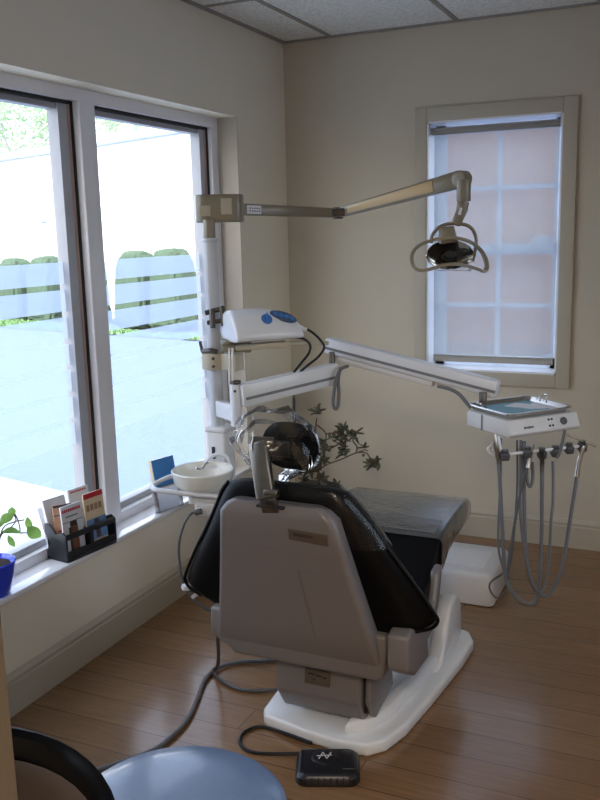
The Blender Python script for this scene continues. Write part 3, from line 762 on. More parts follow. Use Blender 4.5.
m.tube([r(p) for p in ((0.873, -1.359, 1.089), (0.858, -1.39, 1.082), (0.846, -1.401, 1.054), (0.839, -1.416, 1.0), (0.838, -1.424, 0.96), (0.846, -1.425, 0.938), (0.855, -1.419, 0.949), (0.856, -1.409, 0.996), (0.843, -1.383, 1.039), (0.836, -1.345, 1.078))], .0065, n=8)
m.build('arm_hose', M['hose'], un); m = MB()
m.tube([r(p) for p in ((1.225, -1.397, 1.038), (1.272, -1.411, 1.032), (1.306, -1.42, 1.018), (1.334, -1.435, 0.995), (1.353, -1.441, 0.976))], .0065, n=8)
m.build('arm_hose', M['hose'], un)
m = MB(); m.tube([r(p) for p in ((0.707, -1.481, 0.982), (0.71, -1.49, 0.931), (0.717, -1.5, 0.866))], .006, n=8); m.tube([r(p) for p in ((0.704, -1.471, 1.032), (0.707, -1.482, 0.975))], .003, n=8); m.build('hanging_cable', M['cable'], un)

# control unit (scaler box) on the bracket
cu = empty('scaler_control_unit', (0.663, -1.62, 1.215), R(50)); r = Rel(cu)
tag(cu, 'white rounded control unit with blue knob and buttons on post bracket', 'control unit')
m = MB(); prof = [(-.085, .006), (-.088, .022), (-.078, .045), (-.055, .078), (-.03, .098), (.0, .107), (.05, .105), (.075, .09), (.085, .05), (.085, .0), (-.07, .0)]
rings = []
for (x, k, dz) in ((-.135, .80, 0), (-.131, .93, 0), (-.122, 1.0, 0), (-.06, 1.03, 0), (.0, 1.0, 0), (.05, .93, 0), (.09, .80, 0), (.118, .60, 0), (.125, .5, 0)):
    rings.append([(x, p[0] * (.6 + .4 * k), p[1] * k) for p in prof])
m.loft(rings); m.build('housing', M['white'], cu, angle=50, sub=1)
nf = Vector((0, -.78, .62)).normalized()
def face(x, s): # point on sloped front: s 0 low .. 1 high
    return Vector((x, -.078 + .05 * s, .044 + .055 * s))
c = face(-.012, .5); m = MB(); m.cyl(c - nf * .004, c + nf * .008, .020, bev=.002); m.bar(c + nf * .008 + Vector((0, .003, .004)), c + nf * .020 + Vector((0, .002, .002)), .006, .026, .002, up=(0, .6, .8)); m.build('knob', M['blue_btn'], cu)
c = face(.055, .62) + nf * .006; m = MB()
m.lathe([(0, .003), (.9, .003), (1, 0)], mtx=Matrix.Translation(c - nf * .006) @ nf.to_track_quat('Z', 'Y').to_matrix().to_4x4() @ Matrix.Rotation(R(-25), 4, 'Z') @ Matrix.Diagonal((.050, .021, 1, 1)))
m.build('button_panel', M['navy'], cu)
m = MB()
for k in range(4):
    cc = face(.027 + k * .018, .78 - k * .11) + nf * .006; m.cyl(cc - nf * .004, cc + nf * .0005, .0085, n=14)
m.build('buttons', M['blue_btn'], cu)
m = MB(); m.bar(r((0.747, -1.518, 1.251)), r((0.777, -1.507, 1.237)), .014, .014, .003); m.build('cable_plug', M['white'], cu)
m = MB()
m.tube([r(p) for p in ((0.764, -1.511, 1.247), (0.797, -1.5, 1.226), (0.825, -1.493, 1.197), (0.836, -1.493, 1.172), (0.818, -1.508, 1.141), (0.779, -1.51, 1.111), (0.742, -1.499, 1.083))], .0045, n=8)
m.tube([r(p) for p in ((0.761, -1.574, 1.219), (0.79, -1.562, 1.211), (0.81, -1.557, 1.19), (0.796, -1.537, 1.159), (0.767, -1.535, 1.125), (0.735, -1.535, 1.088))], .0045, n=8)
m.build('cable', M['cable'], cu)

# ------------------------------------------------------------------ operating light
ol = empty('operating_light', (1.251, -1.345, 1.499), R(24.8)); r = Rel(ol)
tag(ol, 'taupe dental operating light with looped handles hanging from spring arm', 'lamp')
S = 1 / 290.6
def lp(px, py, y=0.0): return Vector(((px - 450) * S, y, (252 - py) * S))
m = MB(); m.cyl(lp(463, 182), lp(463, 203), .024, bev=.003); m.cyl(lp(463, 203), lp(461, 212), .020, bev=.002); m.bar(lp(463, 208), lp(455, 226), .036, .036, .006, w2=.03, h2=.03, up=(0, 1, 0)); m.build('stem', M['taupe'], ol)
m = MB(); m.bar(lp(459.5, 209, -.019), lp(458, 216, -.019), .010, .003, .001, up=(0, 1, 0)); m.build('stem_window', M['paper'], ol)
m = MB(); m.tube([lp(432, 243, .01), lp(432, 236, .01), lp(438, 228, .0), lp(448, 224.5, -.0), (lp(462, 225, -.0)), lp(471, 229, 0), lp(476, 238, .01), lp(476, 248, .01), lp(473, 262, .01)], .006, n=10); m.build('upper_handle', M['taupe'], ol)
m = MB(); m.bar(lp(446, 227, 0), lp(448, 243, 0), .045, .05, .005, w2=.06, h2=.06, up=(0, 1, 0)); m.build('yoke', M['taupe'], ol)
# reflector housing: shallow bowl tilted down to the camera
m = MB(); TL = Matrix.Translation(lp(450, 255, .01)) @ Matrix.Rotation(R(78), 4, 'X') @ Matrix.Diagonal((1, .62, 1, 1))
m.lathe([(0, -.050), (.03, -.048), (.055, -.035), (.075, -.012), (.083, .004), (.080, .008), (.073, -.004), (.05, -.026), (.025, -.038), (0, -.040)], mtx=TL, n=36); m.build('reflector', M['mirror'], ol)
m = MB(); m.lathe([(0, .012), (.018, .012), (.024, .002), (.026, -.03), (0, -.03)], mtx=TL, n=24); m.build('bulb_guard', M['gasket'], ol)
m = MB(); m.bar(lp(436, 268, -.01), lp(470, 269, -.01), .05, .014, .004); m.build('lens_rim', M['acryl'], ol)
# wide saddle-shaped handle loop, flat band
band = [(411.5, 258, 0), (413, 250, -.01), (420, 243.5, -.03), (434, 239, -.05), (450, 238, -.055), (465, 241.5, -.05), (477, 249, -.03), (484.5, 259, -.01), (487, 268, 0), (484, 272, 0), (477, 269.5, -.01), (466, 266, -.03), (452, 263.5, -.04), (440, 264.5, -.04), (430, 268, -.02), (420, 269.5, -.01), (414, 266, 0)]
P = spline([lp(*b_) for b_ in band], 4, True)
m = MB(); rings = []
n = len(P)
for i in range(n):
    d = (P[(i + 1) % n] - P[i - 1]).normalized(); yv = Vector((0, 1, 0)); nn = d.cross(yv).normalized()
    rings.append([P[i] + nn * a + yv * b_ for (a, b_) in ((-.0050, -.016), (.0050, -.016), (.0062, 0), (.0050, .016), (-.0050, .016), (-.0062, 0))])
m.loft(rings, closed=True); m.build('handle_loop', M['taupe'], ol)

# ------------------------------------------------------------------ delivery head, hoses
dh = empty('delivery_head', (1.45, -1.10, .845), R(49.5)); r = Rel(dh)
tag(dh, 'white instrument delivery head with hanging hoses under a metal tray', 'instrument unit')
# local x runs along the front panel (rightwards), local y to the back
cz = .0
m = MB(); prof = [(-.135, .0), (-.145, .012), (-.125, .062), (.105, .062), (.115, .05), (.115, .0)]
m.prism(prof, -.150, .168, 'x', bev=.005); m.build('console', M['white_matte'], dh)
m = MB(); m.box((-.1515, .02, .030), (.003, .004, .058)); m.build('side_seam', M['hose'], dh)
nf = Vector((0, -.93, .36)).normalized(); XT = Matrix.Rotation(R(21), 4, 'X')
def fp(x, s): return Vector((x, -.1455 + .020 * s, .012 + .050 * s))
c = fp(.095, .5); m = MB(); m.cyl(c - nf * .002, c + nf * .006, .014, bev=.002); m.build('dial', M['hose_dk'], dh)
m = MB()
for (x, s) in ((.030, .72), (.044, .72), (.030, .3), (.044, .3)): c = fp(x, s); m.cyl(c - nf * .002, c + nf * .002, .0042, n=10)
m.build('switches', M['gasket'], dh)
m = MB()
for k in range(8): c = fp(-.085 + k * .0055, .38); m.bar(c + nf * .0004, c + nf * .0004 + Vector((.004, 0, 0)), .0006, .0075 if k % 4 else .0095, up=(0, .36, .93))
m.build('console_lettering', M['hose_dk'], dh)
m = MB(); m.tube([r(p) for p in ((1.447, -1.473, 0.885), (1.433, -1.485, 0.859), (1.425, -1.491, 0.847), (1.447, -1.485, 0.83), (1.496, -1.483, 0.837), (1.556, -1.454, 0.842), (1.61, -1.428, 0.847), (1.71, -1.326, 0.845))], .0055, n=8); m.cyl(r((1.447, -1.461, 0.89)), r((1.46, -1.466, 0.837)), .009, bev=.002); m.build('holder_rail', M['white'], dh)
for p in [(1.481, -1.491, 0.831), (1.547, -1.459, 0.839), (1.593, -1.439, 0.834), (1.631, -1.409, 0.837), (1.67, -1.368, 0.841), (1.707, -1.328, 0.841)]:
    c = r(p); m = MB(); m.box(c, (.028, .030, .028), .006, rot=(R(15), 0, R(-20))); m.cyl(c + Vector((0, 0, .01)), c + Vector((0, 0, .021)), .009, .012, n=14)
    m.build('holder', M['hose_dk'], dh)
m = MB(); m.bar(r((1.658, -1.341, 0.886)), r((1.752, -1.329, 0.848)), .02, .008, .002); m.build('acrylic_bar', M['acryl'], dh)
def hose(name, pts, rad, mt=None):
    m = MB(); m.tube([r(p) for p in pts], rad, n=8, smooth=6); return m.build(name, M[mt or 'hose'], dh)
hose('hose', [(1.442, -1.465, 0.883), (1.459, -1.477, 0.787), (1.479, -1.506, 0.605), (1.497, -1.531, 0.443), (1.523, -1.534, 0.373), (1.571, -1.52, 0.333), (1.6, -1.502, 0.355), (1.604, -1.471, 0.493), (1.597, -1.437, 0.675), (1.59, -1.413, 0.803)], .0065)
hose('hose', [(1.454, -1.427, 0.876), (1.461, -1.46, 0.702), (1.465, -1.495, 0.529), (1.485, -1.503, 0.442), (1.513, -1.503, 0.381)], .0045, 'hose')
hose('hose', [(1.506, -1.415, 0.87), (1.515, -1.446, 0.704), (1.513, -1.483, 0.531), (1.502, -1.506, 0.445), (1.452, -1.538, 0.4), (1.454, -1.544, 0.367), (1.477, -1.538, 0.346), (1.5, -1.522, 0.372)], .0035, 'hose_dk')
hose('hose', [(1.523, -1.439, 0.877), (1.533, -1.481, 0.66), (1.557, -1.503, 0.498), (1.587, -1.51, 0.402), (1.613, -1.503, 0.375), (1.63, -1.481, 0.444), (1.63, -1.447, 0.605), (1.632, -1.431, 0.677), (1.625, -1.408, 0.805)], .0050, 'hose')
hose('hose', [(1.527, -1.406, 0.866), (1.539, -1.442, 0.67), (1.555, -1.471, 0.497), (1.582, -1.481, 0.387), (1.627, -1.468, 0.349), (1.666, -1.433, 0.431), (1.684, -1.39, 0.6), (1.697, -1.354, 0.742)], .0065, 'hose')
hose('hose', [(1.56, -1.438, 0.859), (1.541, -1.466, 0.767), (1.522, -1.507, 0.611), (1.511, -1.538, 0.487), (1.512, -1.551, 0.421)], .0045, 'hose_dk')
hose('hose', [(1.543, -1.43, 0.824), (1.547, -1.444, 0.748), (1.558, -1.445, 0.719), (1.565, -1.436, 0.748), (1.559, -1.427, 0.801)], .0055, 'hose')
def hand(name, pts, r0, r1, mt):
    m = MB(); m.tube([r(p) for p in pts], r0, n=10, r_end=r1); return m.build(name, M[mt], dh)
hand('handpiece', [(1.658, -1.392, 0.911), (1.649, -1.408, 0.855), (1.636, -1.422, 0.82)], .0045, .008, 'hose_dk')
hand('handpiece', [(1.566, -1.455, 0.87), (1.557, -1.458, 0.822), (1.553, -1.466, 0.79)], .005, .008, 'steel')
hand('handpiece', [(1.595, -1.456, 0.852), (1.595, -1.443, 0.808), (1.596, -1.449, 0.775)], .009, .006, 'steel_dk')
hand('air_syringe', [(1.719, -1.354, 0.852), (1.705, -1.358, 0.81), (1.698, -1.364, 0.745)], .006, .009, 'chrome')
hand('suction_tip', [(1.444, -1.493, 0.903), (1.452, -1.497, 0.864), (1.46, -1.483, 0.806)], .010, .008, 'steel')
# tray and liner
tr = empty('instrument_tray', (1.45, -1.095, .907), R(49.5)); tag(tr, 'shiny metal instrument tray with rolled rim on the delivery head', 'tray')
m = MB()
o1 = rrect(.30, .262, .03, 6); i1 = rrect(.285, .247, .026, 6); i2 = rrect(.262, .225, .02, 6)
m.loft([[(x, y_, .0) for x, y_ in rrect(.268, .230, .022, 6)], [(x, y_, .016) for x, y_ in rrect(.285, .247, .027, 6)], [(x, y_, .018) for x, y_ in o1], [(x, y_, .022) for x, y_ in o1], [(x, y_, .022) for x, y_ in i1], [(x, y_, .004) for x, y_ in i2]])
m.build('tray_pan', M['chrome'], tr)
for s in (-1, 1):
    m = MB(); m.tube([(s * .13, -.03 + .05, .02), (s * .155, -.03 + .05, .036), (s * .155, .05, .036), (s * .13, .055, .02)], .003, n=8)
    m.build('tray_handle', M['chrome'], tr)
ln = empty('tray_liner', (1.45, -1.095, .911), R(49.5)); tag(ln, 'pale blue paper liner lying in the metal instrument tray', 'paper liner')
m = MB(); m.prism(rrect(.262, .222, .012, 4), .0008, .0028, 'z'); m.build('liner_sheet', M['liner'], ln)
pk = MB(); pk.prism([(-.02, .06), (.055, .085), (.10, .01), (.085, -.055), (.03, -.03)], .0030, .0050, 'z'); pk.prism([(.075, .03), (.118, .05), (.122, -.09), (.09, -.095)], .0052, .007, 'z')
o = pk.build('sterile_pouch', M['paper']); o.location = (1.45, -1.095, .911); o.rotation_euler = (0, 0, R(49.5)); tag(o, 'white paper pouch lying on the blue tray liner', 'paper pouch')

# ------------------------------------------------------------------ cuspidor
cp = empty('cuspidor', (0.521, -1.837, 0.763), 0); r = Rel(cp)
tag(cp, 'white ceramic spittoon bowl with spout and rail beside the chair', 'spittoon')
m = MB(); m.lathe([(0, -.050), (.05, -.050), (.082, -.040), (.100, -.018), (.106, .012), (.108, .022), (.104, .026), (.098, .022), (.094, .004), (.078, -.018), (.04, -.032), (0, -.036)], n=48); m.build('bowl', M['bowl'], cp)
m = MB(); m.prism(rrect(.135, .11, .015, 4), -.085, -.045, 'z', bev=.006, mtx=Matrix.Rotation(R(22), 4, 'Z') @ Matrix.Translation((.02, .0, 0))); m.bar((.03, .05, -.08), (PX - cp.location.x, PY - cp.location.y, -.08), .05, .05, .006); m.build('bowl_housing', M['white_matte'], cp)
m = MB(); m.tube([r(p) for p in ((0.643, -1.87, 0.71), (0.551, -1.911, 0.719), (0.443, -1.957, 0.734), (0.398, -1.955, 0.737), (0.366, -1.914, 0.735), (0.343, -1.837, 0.727), (0.362, -1.782, 0.733), (0.401, -1.73, 0.73))], .0085, n=10, smooth=5); m.build('rail', M['white'], cp)
m = MB(); m.prism(rrect(.105, .05, .01, 4), .030, .052, 'z', bev=.005, mtx=Matrix.Translation(r((0.472, -1.727, 0.751)) - Vector((0, 0, .03))) @ Matrix.Rotation(R(10), 4, 'Z')); m.tube([r(p) for p in ((0.487, -1.758, 0.786), (0.502, -1.747, 0.806), (0.527, -1.733, 0.816), (0.553, -1.723, 0.805), (0.565, -1.724, 0.777))], .007, n=10); m.build('spout_block', M['white'], cp)
m = MB(); m.tube([r(p) for p in ((0.519, -1.796, 0.799), (0.515, -1.81, 0.798), (0.519, -1.832, 0.79), (0.512, -1.846, 0.789), (0.508, -1.858, 0.796))], .004, n=8); m.build('spout', M['steel'], cp)
m = MB(); m.cyl(r((0.55, -1.901, 0.66)), r((0.528, -1.912, 0.654)), .010, bev=.002); m.tube([r(p) for p in ((0.537, -1.907, 0.66), (0.513, -1.92, 0.648), (0.494, -1.937, 0.608), (0.485, -1.954, 0.549), (0.492, -1.965, 0.482), (0.508, -1.971, 0.416), (0.535, -1.968, 0.372), (0.577, -1.956, 0.337), (0.618, -1.941, 0.316))], .0045, n=8, smooth=5); m.build('drain_hose', M['hose_dk'], cp)
m = MB(); c = r((0.52, -1.978, 0.413)); m.lathe([(0, -.008), (.014, -.008), (.016, 0), (.014, .008), (0, .008)], c=c, n=18); m.bar(r((0.54, -1.976, 0.376)), r((0.555, -1.967, 0.389)), .008, .012, .002); m.build('hose_clip', M['white'], cp)
m = MB(); m.box(r((0.546, -1.869, 0.66)), (.07, .05, .05), .01, rot=(0, 0, R(20))); m.build('valve_box', M['white_matte'], cp)

# ------------------------------------------------------------------ floor things
ub = empty('utility_box', (1.135, -.68, 0)); tag(ub, 'low white utility box on the floor beyond the chair', 'utility box')
m = MB(); m.loft([[(x, y_, z) for x, y_ in rrect(w_, d_, .03, 5)] for (z, w_, d_) in ((0.006, .368, .378), (.012, .372, .382), (.118, .360, .370), (.132, .352, .362), (.139, .335, .345))]); m.build('cover', M['white_matte'], ub)
m = MB(); m.box((.02, .0, .1395), (.21, .22, .003), .001); m.build('lid_panel', M['white_matte'], ub)

fc = empty('foot_control', (1.115, -2.180, 0), R(22)); r = Rel(fc); tag(fc, 'black foot control pedal on the floor behind the chair base', 'foot pedal')
m = MB(); m.loft([[(x, y_, z) for x, y_ in rrect(w_, d_, .03, 5)] for (z, w_, d_) in ((0, .185, .145), (.006, .19, .15), (.024, .188, .148), (.034, .172, .132), (.037, .16, .12))]); m.build('pedal_body', M['bplastic'], fc)
m = MB(); m.lathe([(0, .046), (.032, .046), (.038, .042), (.040, .034), (0, .034)], c=(-.01, .012, 0), n=30); m.box((.062, 0, .038), (.035, .09, .008), .003); m.box((-.075, .0, .036), (.012, .11, .004), .001); m.build('pedal_disc', M['bplastic'], fc)
m = MB()
for k in range(3): m.box((-.02 + k * .012, .012, .0465), (.003, .035, .001), rot=(0, 0, R(-20 + 40 * (k == 1))))
m.box((-.01, .012, .0465), (.045, .003, .001), rot=(0, 0, R(5))); m.build('pedal_marks', M['white_matte'], fc)
m = MB()
for k in range(10): m.box((-.08 + .018 * k, -.073, .018), (.004, .006, .02), .001)
m.build('pedal_ribs', M['gasket'], fc)
m = MB(); m.tube([r(p) for p in ((.972 + .05, -2.09, .02), (0.875, -2.048, 0.006), (0.811, -2.056, 0.006), (0.79, -2.114, 0.006), (0.819, -2.168, 0.006), (0.883, -2.182, 0.006), (1.02, -2.14, .012))], .0055, n=8, smooth=6); m.build('pedal_cord', M['cable'], fc)

o = MB().tube([(0.744, -1.566, 0.012), (0.656, -1.643, 0.01), (0.557, -1.695, 0.01), (0.503, -1.766, 0.01), (0.504, -1.861, 0.01), (0.549, -1.99, 0.01), (0.584, -2.111, 0.01), (0.589, -2.209, 0.01), (0.576, -2.298, 0.01), (0.50, -2.42, .010), (.35, -2.6, .010)], .0075, n=10, smooth=6).build('floor_hose', M['hose'])
tag(o, 'long grey hose curving over the floor towards the stool', 'hose')
o = MB().tube([(.60, -1.93, .30), (.565, -1.86, .16), (.53, -1.81, .05), (0.498, -1.793, 0.01), (0.562, -1.841, 0.008), (0.638, -1.867, 0.008), (0.704, -1.858, 0.008), (0.781, -1.816, 0.01)], .0065, n=10, smooth=6).build('floor_hose', M['hose_dk'])
tag(o, 'dark hose dropping beside the backrest and looping under the chair', 'hose')

# jade plant
pl = empty('potted_jade_plant', (.33, -.36, 0)); r = Rel(pl); tag(pl, 'leggy jade plant with dark leaf clusters in the corner behind the chair', 'potted plant')
m = MB(); m.lathe([(0, 0), (.085, 0), (.09, .01), (.115, .17), (.125, .175), (.125, .20), (.112, .20), (.108, .18), (0, .175)], n=36); m.build('pot', M['terracotta'], pl)
m = MB(); m.lathe([(0, .185), (.107, .18)], n=24); m.build('soil', M['soil'], pl)
br = [[(.0, 0, .18), (0.309, -0.36, 0.316), (0.306, -0.36, 0.433), (0.298, -0.36, 0.538), (0.299, -0.36, 0.616), (0.31, -0.37, 0.655)],
      [(0.311, -0.36, 0.38), (0.35, -0.36, 0.41), (0.439, -0.36, 0.45), (0.515, -0.36, 0.487), (0.569, -0.36, 0.492), (0.589, -0.36, 0.463), (0.589, -0.36, 0.437)],
      [(0.307, -0.36, 0.459), (0.338, -0.34, 0.478), (0.397, -0.32, 0.51), (0.425, -0.32, 0.538), (0.431, -0.32, 0.58)],
      [(0.515, -0.36, 0.487), (0.521, -0.36, 0.519), (0.5, -0.36, 0.548), (0.506, -0.36, 0.574)],
      [(0.305, -0.36, 0.616), (0.34, -0.34, 0.578), (0.345, -0.34, 0.537), (0.332, -0.34, 0.483)], [(0.345, -0.34, 0.568), (0.395, -0.34, 0.577), (0.428, -0.34, 0.574)],
      [(0.306, -0.36, 0.422), (0.281, -0.4, 0.493), (0.293, -0.4, 0.546)], [(0.325, -0.38, 0.366), (0.299, -0.42, 0.405), (0.254, -0.42, 0.391)], [(0.316, -0.36, 0.338), (0.34, -0.34, 0.314), (0.373, -0.34, 0.307)], [(0.278, -0.32, 0.42), (0.211, -0.3, 0.399), (0.192, -0.3, 0.321)]]
m = MB()
for b_ in br: m.tube([p if i == 0 and b_ is br[0] else r(p) for i, p in enumerate(b_)], .0042 if b_ is not br[0] else .008, n=7, r_end=.003)
m.build('stems', M['stem'], pl)
m = MB(); rnd = random.Random(11)
def jleaf(p, d, ln):
    d = d.normalized(); q = d.to_track_quat('X', 'Z').to_matrix().to_4x4()
    t = bmesh.new(); bmesh.ops.create_icosphere(t, subdivisions=2, radius=1)
    for v in t.verts: v.co = Vector(((v.co.x + .9) * ln * .52, v.co.y * ln * .24 * (1 - .25 * v.co.x), v.co.z * ln * .10))
    m._merge(t, Matrix.Translation(p) @ q)
cl = [((0.311, -0.37, 0.686), 14, 1.0), ((0.431, -0.32, 0.596), 14, 1), ((0.425, -0.32, 0.554), 16, 1), ((0.506, -0.36, 0.584), 14, 1), ((0.439, -0.33, 0.495), 14, .9), ((0.431, -0.34, 0.47), 10, .9), ((0.6, -0.36, 0.433), 16, 1), ((0.621, -0.36, 0.45), 8, .9), ((0.553, -0.36, 0.511), 7, .8), ((0.367, -0.34, 0.554), 8, .8), ((0.322, -0.34, 0.53), 9, .8), ((0.308, -0.36, 0.486), 9, .8), ((0.284, -0.36, 0.447), 10, .9), ((0.329, -0.36, 0.435), 10, .9), ((0.306, -0.36, 0.391), 12, .9), ((0.269, -0.38, 0.376), 12, 1), ((0.362, -0.34, 0.305), 14, 1), ((0.254, -0.42, 0.401), 12, 1), ((0.318, -0.34, 0.333), 10, .9), ((0.395, -0.34, 0.298), 8, .9), ((0.197, -0.3, 0.3), 12, 1), ((0.293, -0.4, 0.536), 8, .8), ((0.344, -0.34, 0.489), 8, .8)]
for (p, n_, k) in cl:
    p = r(p)
    for i in range(n_):
        d = Vector((rnd.gauss(0, 1), rnd.gauss(0, 1), rnd.gauss(.15, .7))); jleaf(p + Vector([rnd.gauss(0, .008) for _ in range(3)]), d, rnd.uniform(.036, .056) * k)
m.build('foliage', M['leaf_dk'], pl)

# ------------------------------------------------------------------ things on the sill
SZ = .4145
rk = empty('brochure_rack', (-.035, -1.82, SZ), R(-14)); r = Rel(rk)   # local y along the sill, local +x towards the room
rk.rotation_euler = (0, 0, R(-8)); r = Rel(rk)
tag(rk, 'black plastic brochure rack filled with leaflets on the window sill', 'brochure rack')
m = MB()
m.prism(rrect(.115, .255, .01, 4), 0, .014, 'z', bev=.003)
sp = [(-.052, .01), (.055, .01), (.055, .10), (.035, .112), (.0, .10), (-.03, .135), (-.055, .135), (-.056, .10), (-.03, .06), (-.052, .03)]
for s in (-1, 1): m.prism(sp, s * .127, s * .119, 'y', bev=.0015)
m.box((.052, 0, .094), (.006, .24, .022), .002); m.box((.052, 0, .026), (.006, .24, .026), .002); m.box((.052, 0, .058), (.007, .02, .07), .002)
m.box((-.05, 0, .085), (.005, .24, .10), .002); m.box((.0, 0, .05), (.10, .005, .09), .001)
m.box((.057, 0.04, .094), (.004, .05, .018), .001)
m.build('rack_body', M['bplastic'], rk)
def leaflet(name, loc, w_, h_, tilt, rz, label, front, back='paper', thick=.006, extras=()):
    e = empty(name, loc, 0); e.rotation_euler = (0, R(tilt), rz)
    tag(e, label, 'leaflet', 'leaflets in the brochure rack')
    m = MB(); m.box((0, 0, h_ / 2), (thick, w_, h_), .0008); m.build('pages', M[front], e)
    for (nm, mt, y0, y1, z0, z1) in extras:
        m = MB(); m.box((thick / 2 + .0004, (y0 + y1) / 2 * w_, (z0 + z1) / 2 * h_), (.0008, (y1 - y0) * w_, (z1 - z0) * h_)); m.build(nm, M[mt], e)
    return e
def rw(x, y_, z): # rack local -> world
    return (Matrix.Translation(rk.location) @ Matrix.Rotation(rk.rotation_euler[2], 4, 'Z')) @ Vector((x, y_, z))
RZ = rk.rotation_euler[2]
def words(y0, y1, z, n, h=.03, nm='headline', mt='red'):
    out = []; step = (y1 - y0) / n
    return [(nm, mt, y0 + i * step, y0 + (i + .72) * step, z, z + h) for i in range(n)]
leaflet('leaflet', rw(.030, -.062, .016), .098, .185, -4, RZ, 'white leaflet with red headline and a woman photo, front of the rack', 'paper',
        extras=words(-.46, .46, .87, 9, .06) + words(-.3, .3, .76, 8, .025, 'text', 'darkink') + [('rule', 'darkink', -.5, .5, .66, .67), ('photo_face', 'skin_tone', -.12, .22, .02, .58), ('photo_hair', 'darkink', -.22, -.10, .05, .55), ('photo_hair', 'darkink', -.14, .2, .56, .66)])
leaflet('leaflet', rw(.028, .058, .016), .098, .20, -6, RZ, 'cream leaflet with red band and blue photo, front far side of the rack', 'cream',
        extras=[('red_band', 'red', -.5, .5, .90, 1.0), ('photo', 'bluepaper', -.5, .5, .10, .50), ('photo_face', 'skin_tone', -.1, .16, .12, .48)] + words(-.42, .42, .66, 4, .12, 'title', 'tan_paper'))
leaflet('leaflet', rw(.008, -.085, .016), .070, .185, -8, RZ + R(-28), 'tan photo leaflet with white side, near side of the rack', 'tan_paper', thick=.010,
        extras=[('top_band', 'darkink', -.5, .5, .95, 1.0), ('rule', 'darkink', -.5, .5, .78, .80), ('red_dots', 'red', -.2, .1, .30, .36), ('red_dots', 'red', -.3, -.1, .45, .49), ('red_dots', 'red', .05, .2, .2, .26)])
leaflet('leaflet', rw(-.020, -.070, .016), .10, .205, -14, RZ + R(-4), 'plain white leaflet leaning back at the near side of the rack', 'paper', thick=.012)
leaflet('leaflet', rw(-.014, .045, .016), .10, .215, -12, RZ, 'white leaflet with red print behind the cream one in the rack', 'paper', thick=.010, extras=words(-.4, .4, .93, 8, .03))
leaflet('leaflet', rw(-.036, -.070, .016), .10, .175, -22, RZ + R(-8), 'rearmost pale leaflet splayed towards the window glass', 'paper', thick=.006)

bh = empty('leaflet_holder', (.0, -1.275, SZ), R(-16)); bh.rotation_euler = (0, R(-12), R(-16)); tag(bh, 'clear acrylic holder for booklets on the sill by the spittoon', 'holder')
m = MB(); m.box((.018, 0, .055), (.003, .135, .11)); m.box((-.012, 0, .08), (.003, .135, .16)); m.box((.003, 0, .002), (.04, .135, .004)); m.box((.003, -.0665, .05), (.03, .003, .10)); m.box((.003, .0665, .05), (.03, .003, .10)); m.build('acrylic_shell', M['acryl'], bh)
bk = empty('booklet', (.002, -1.275, SZ + .006), R(-16)); bk.rotation_euler = (0, R(-12), R(-16)); tag(bk, 'blue covered booklet stack standing in the clear acrylic holder', 'booklet')
m = MB(); m.box((.0, 0, .158), (.022, .122, .124), .001); m.build('pages', M['cream'], bk)
m = MB(); m.quad((0, -.061, 0), (0, .061, 0), (0, .061, .096), (0, -.061, .096)); m.build('lower_sheet', M['glowpaper'], bk)
m = MB(); m.box((.0118, 0, .16), (.0015, .122, .12), .0002); m.build('cover_top', M['bookblue'], bk)
m = MB(); m.box((.0, -.0616, .16), (.020, .0012, .06)); m.build('edge_band', M['cream'], bk)
m = MB(); m.box((.0, -.0618, .055), (.020, .0014, .07)); m.build('edge_red', M['red'], bk)
m = MB()
rnd = random.Random(5)
for k in range(34): m.box((.0128, rnd.uniform(-.055, .055), rnd.uniform(.12, .215)), (.0008, .0022, .0022))
m.build('cover_dots', M['liner'], bk)

bp = empty('potted_houseplant', (-.045, -2.268, SZ)); r = Rel(bp); tag(bp, 'small leafy houseplant in a bright blue pot on the window sill', 'potted plant')
m = MB(); m.lathe([(0, 0), (.045, 0), (.05, .006), (.070, .075), (.076, .115), (.072, .118), (.066, .105), (0, .10)], n=36); m.build('pot', M['pot_blue'], bp)
m = MB(); m.lathe([(0, .108), (.067, .104)], n=24); m.build('soil', M['soil'], bp)
m = MB()
X_ = -.06
ST = [[(0, .01, .10), (-0.06, -2.207, 0.6), (-0.06, -2.158, 0.609), (-0.06, -2.127, 0.628), (-0.06, -2.142, 0.661)], [(0, .02, .10), (-0.06, -2.196, 0.614), (-0.06, -2.137, 0.624), (-0.06, -2.089, 0.616)], [(-0.06, -2.133, 0.659), (-0.06, -2.118, 0.625), (-0.06, -2.112, 0.587), (-0.06, -2.123, 0.58), (-0.06, -2.16, 0.595)], [(0, .0, .10), (-0.06, -2.197, 0.601), (-0.06, -2.123, 0.58), (-0.06, -2.075, 0.564)], [(0, 0, .1), (-0.06, -2.236, 0.662), (-0.06, -2.237, 0.732)]]
for b_ in ST: m.tube([p if i == 0 and len(p) == 3 and p[2] < .2 and abs(p[0]) < .01 else r(p) for i, p in enumerate(b_)], .0022, n=6)
m.build('stems', M['stem'], bp)
m = MB()
def bleaf(p, d, up, ln, wd):
    d = Vector(d).normalized(); up = Vector(up).normalized(); s_ = d.cross(up).normalized(); up = s_.cross(d)
    n = 10; L_ = []; R_ = []; C_ = []
    for i in range(n + 1):
        t = i / n; w_ = wd * math.sin(PI * min(1, t * 1.02)) ** .7 * (1 - .25 * t); c = Vector(p) + d * ln * t + up * (.15 * ln * math.sin(PI * t))
        C_.append(m.bm.verts.new(c)); L_.append(m.bm.verts.new(c + s_ * w_ + up * w_ * .25)); R_.append(m.bm.verts.new(c - s_ * w_ + up * w_ * .25))
    for i in range(n):
        m.bm.faces.new((C_[i], C_[i + 1], L_[i + 1], L_[i])); m.bm.faces.new((C_[i + 1], C_[i], R_[i], R_[i + 1]))
V = Vector((.43, -.9, 0))    # face roughly to the room
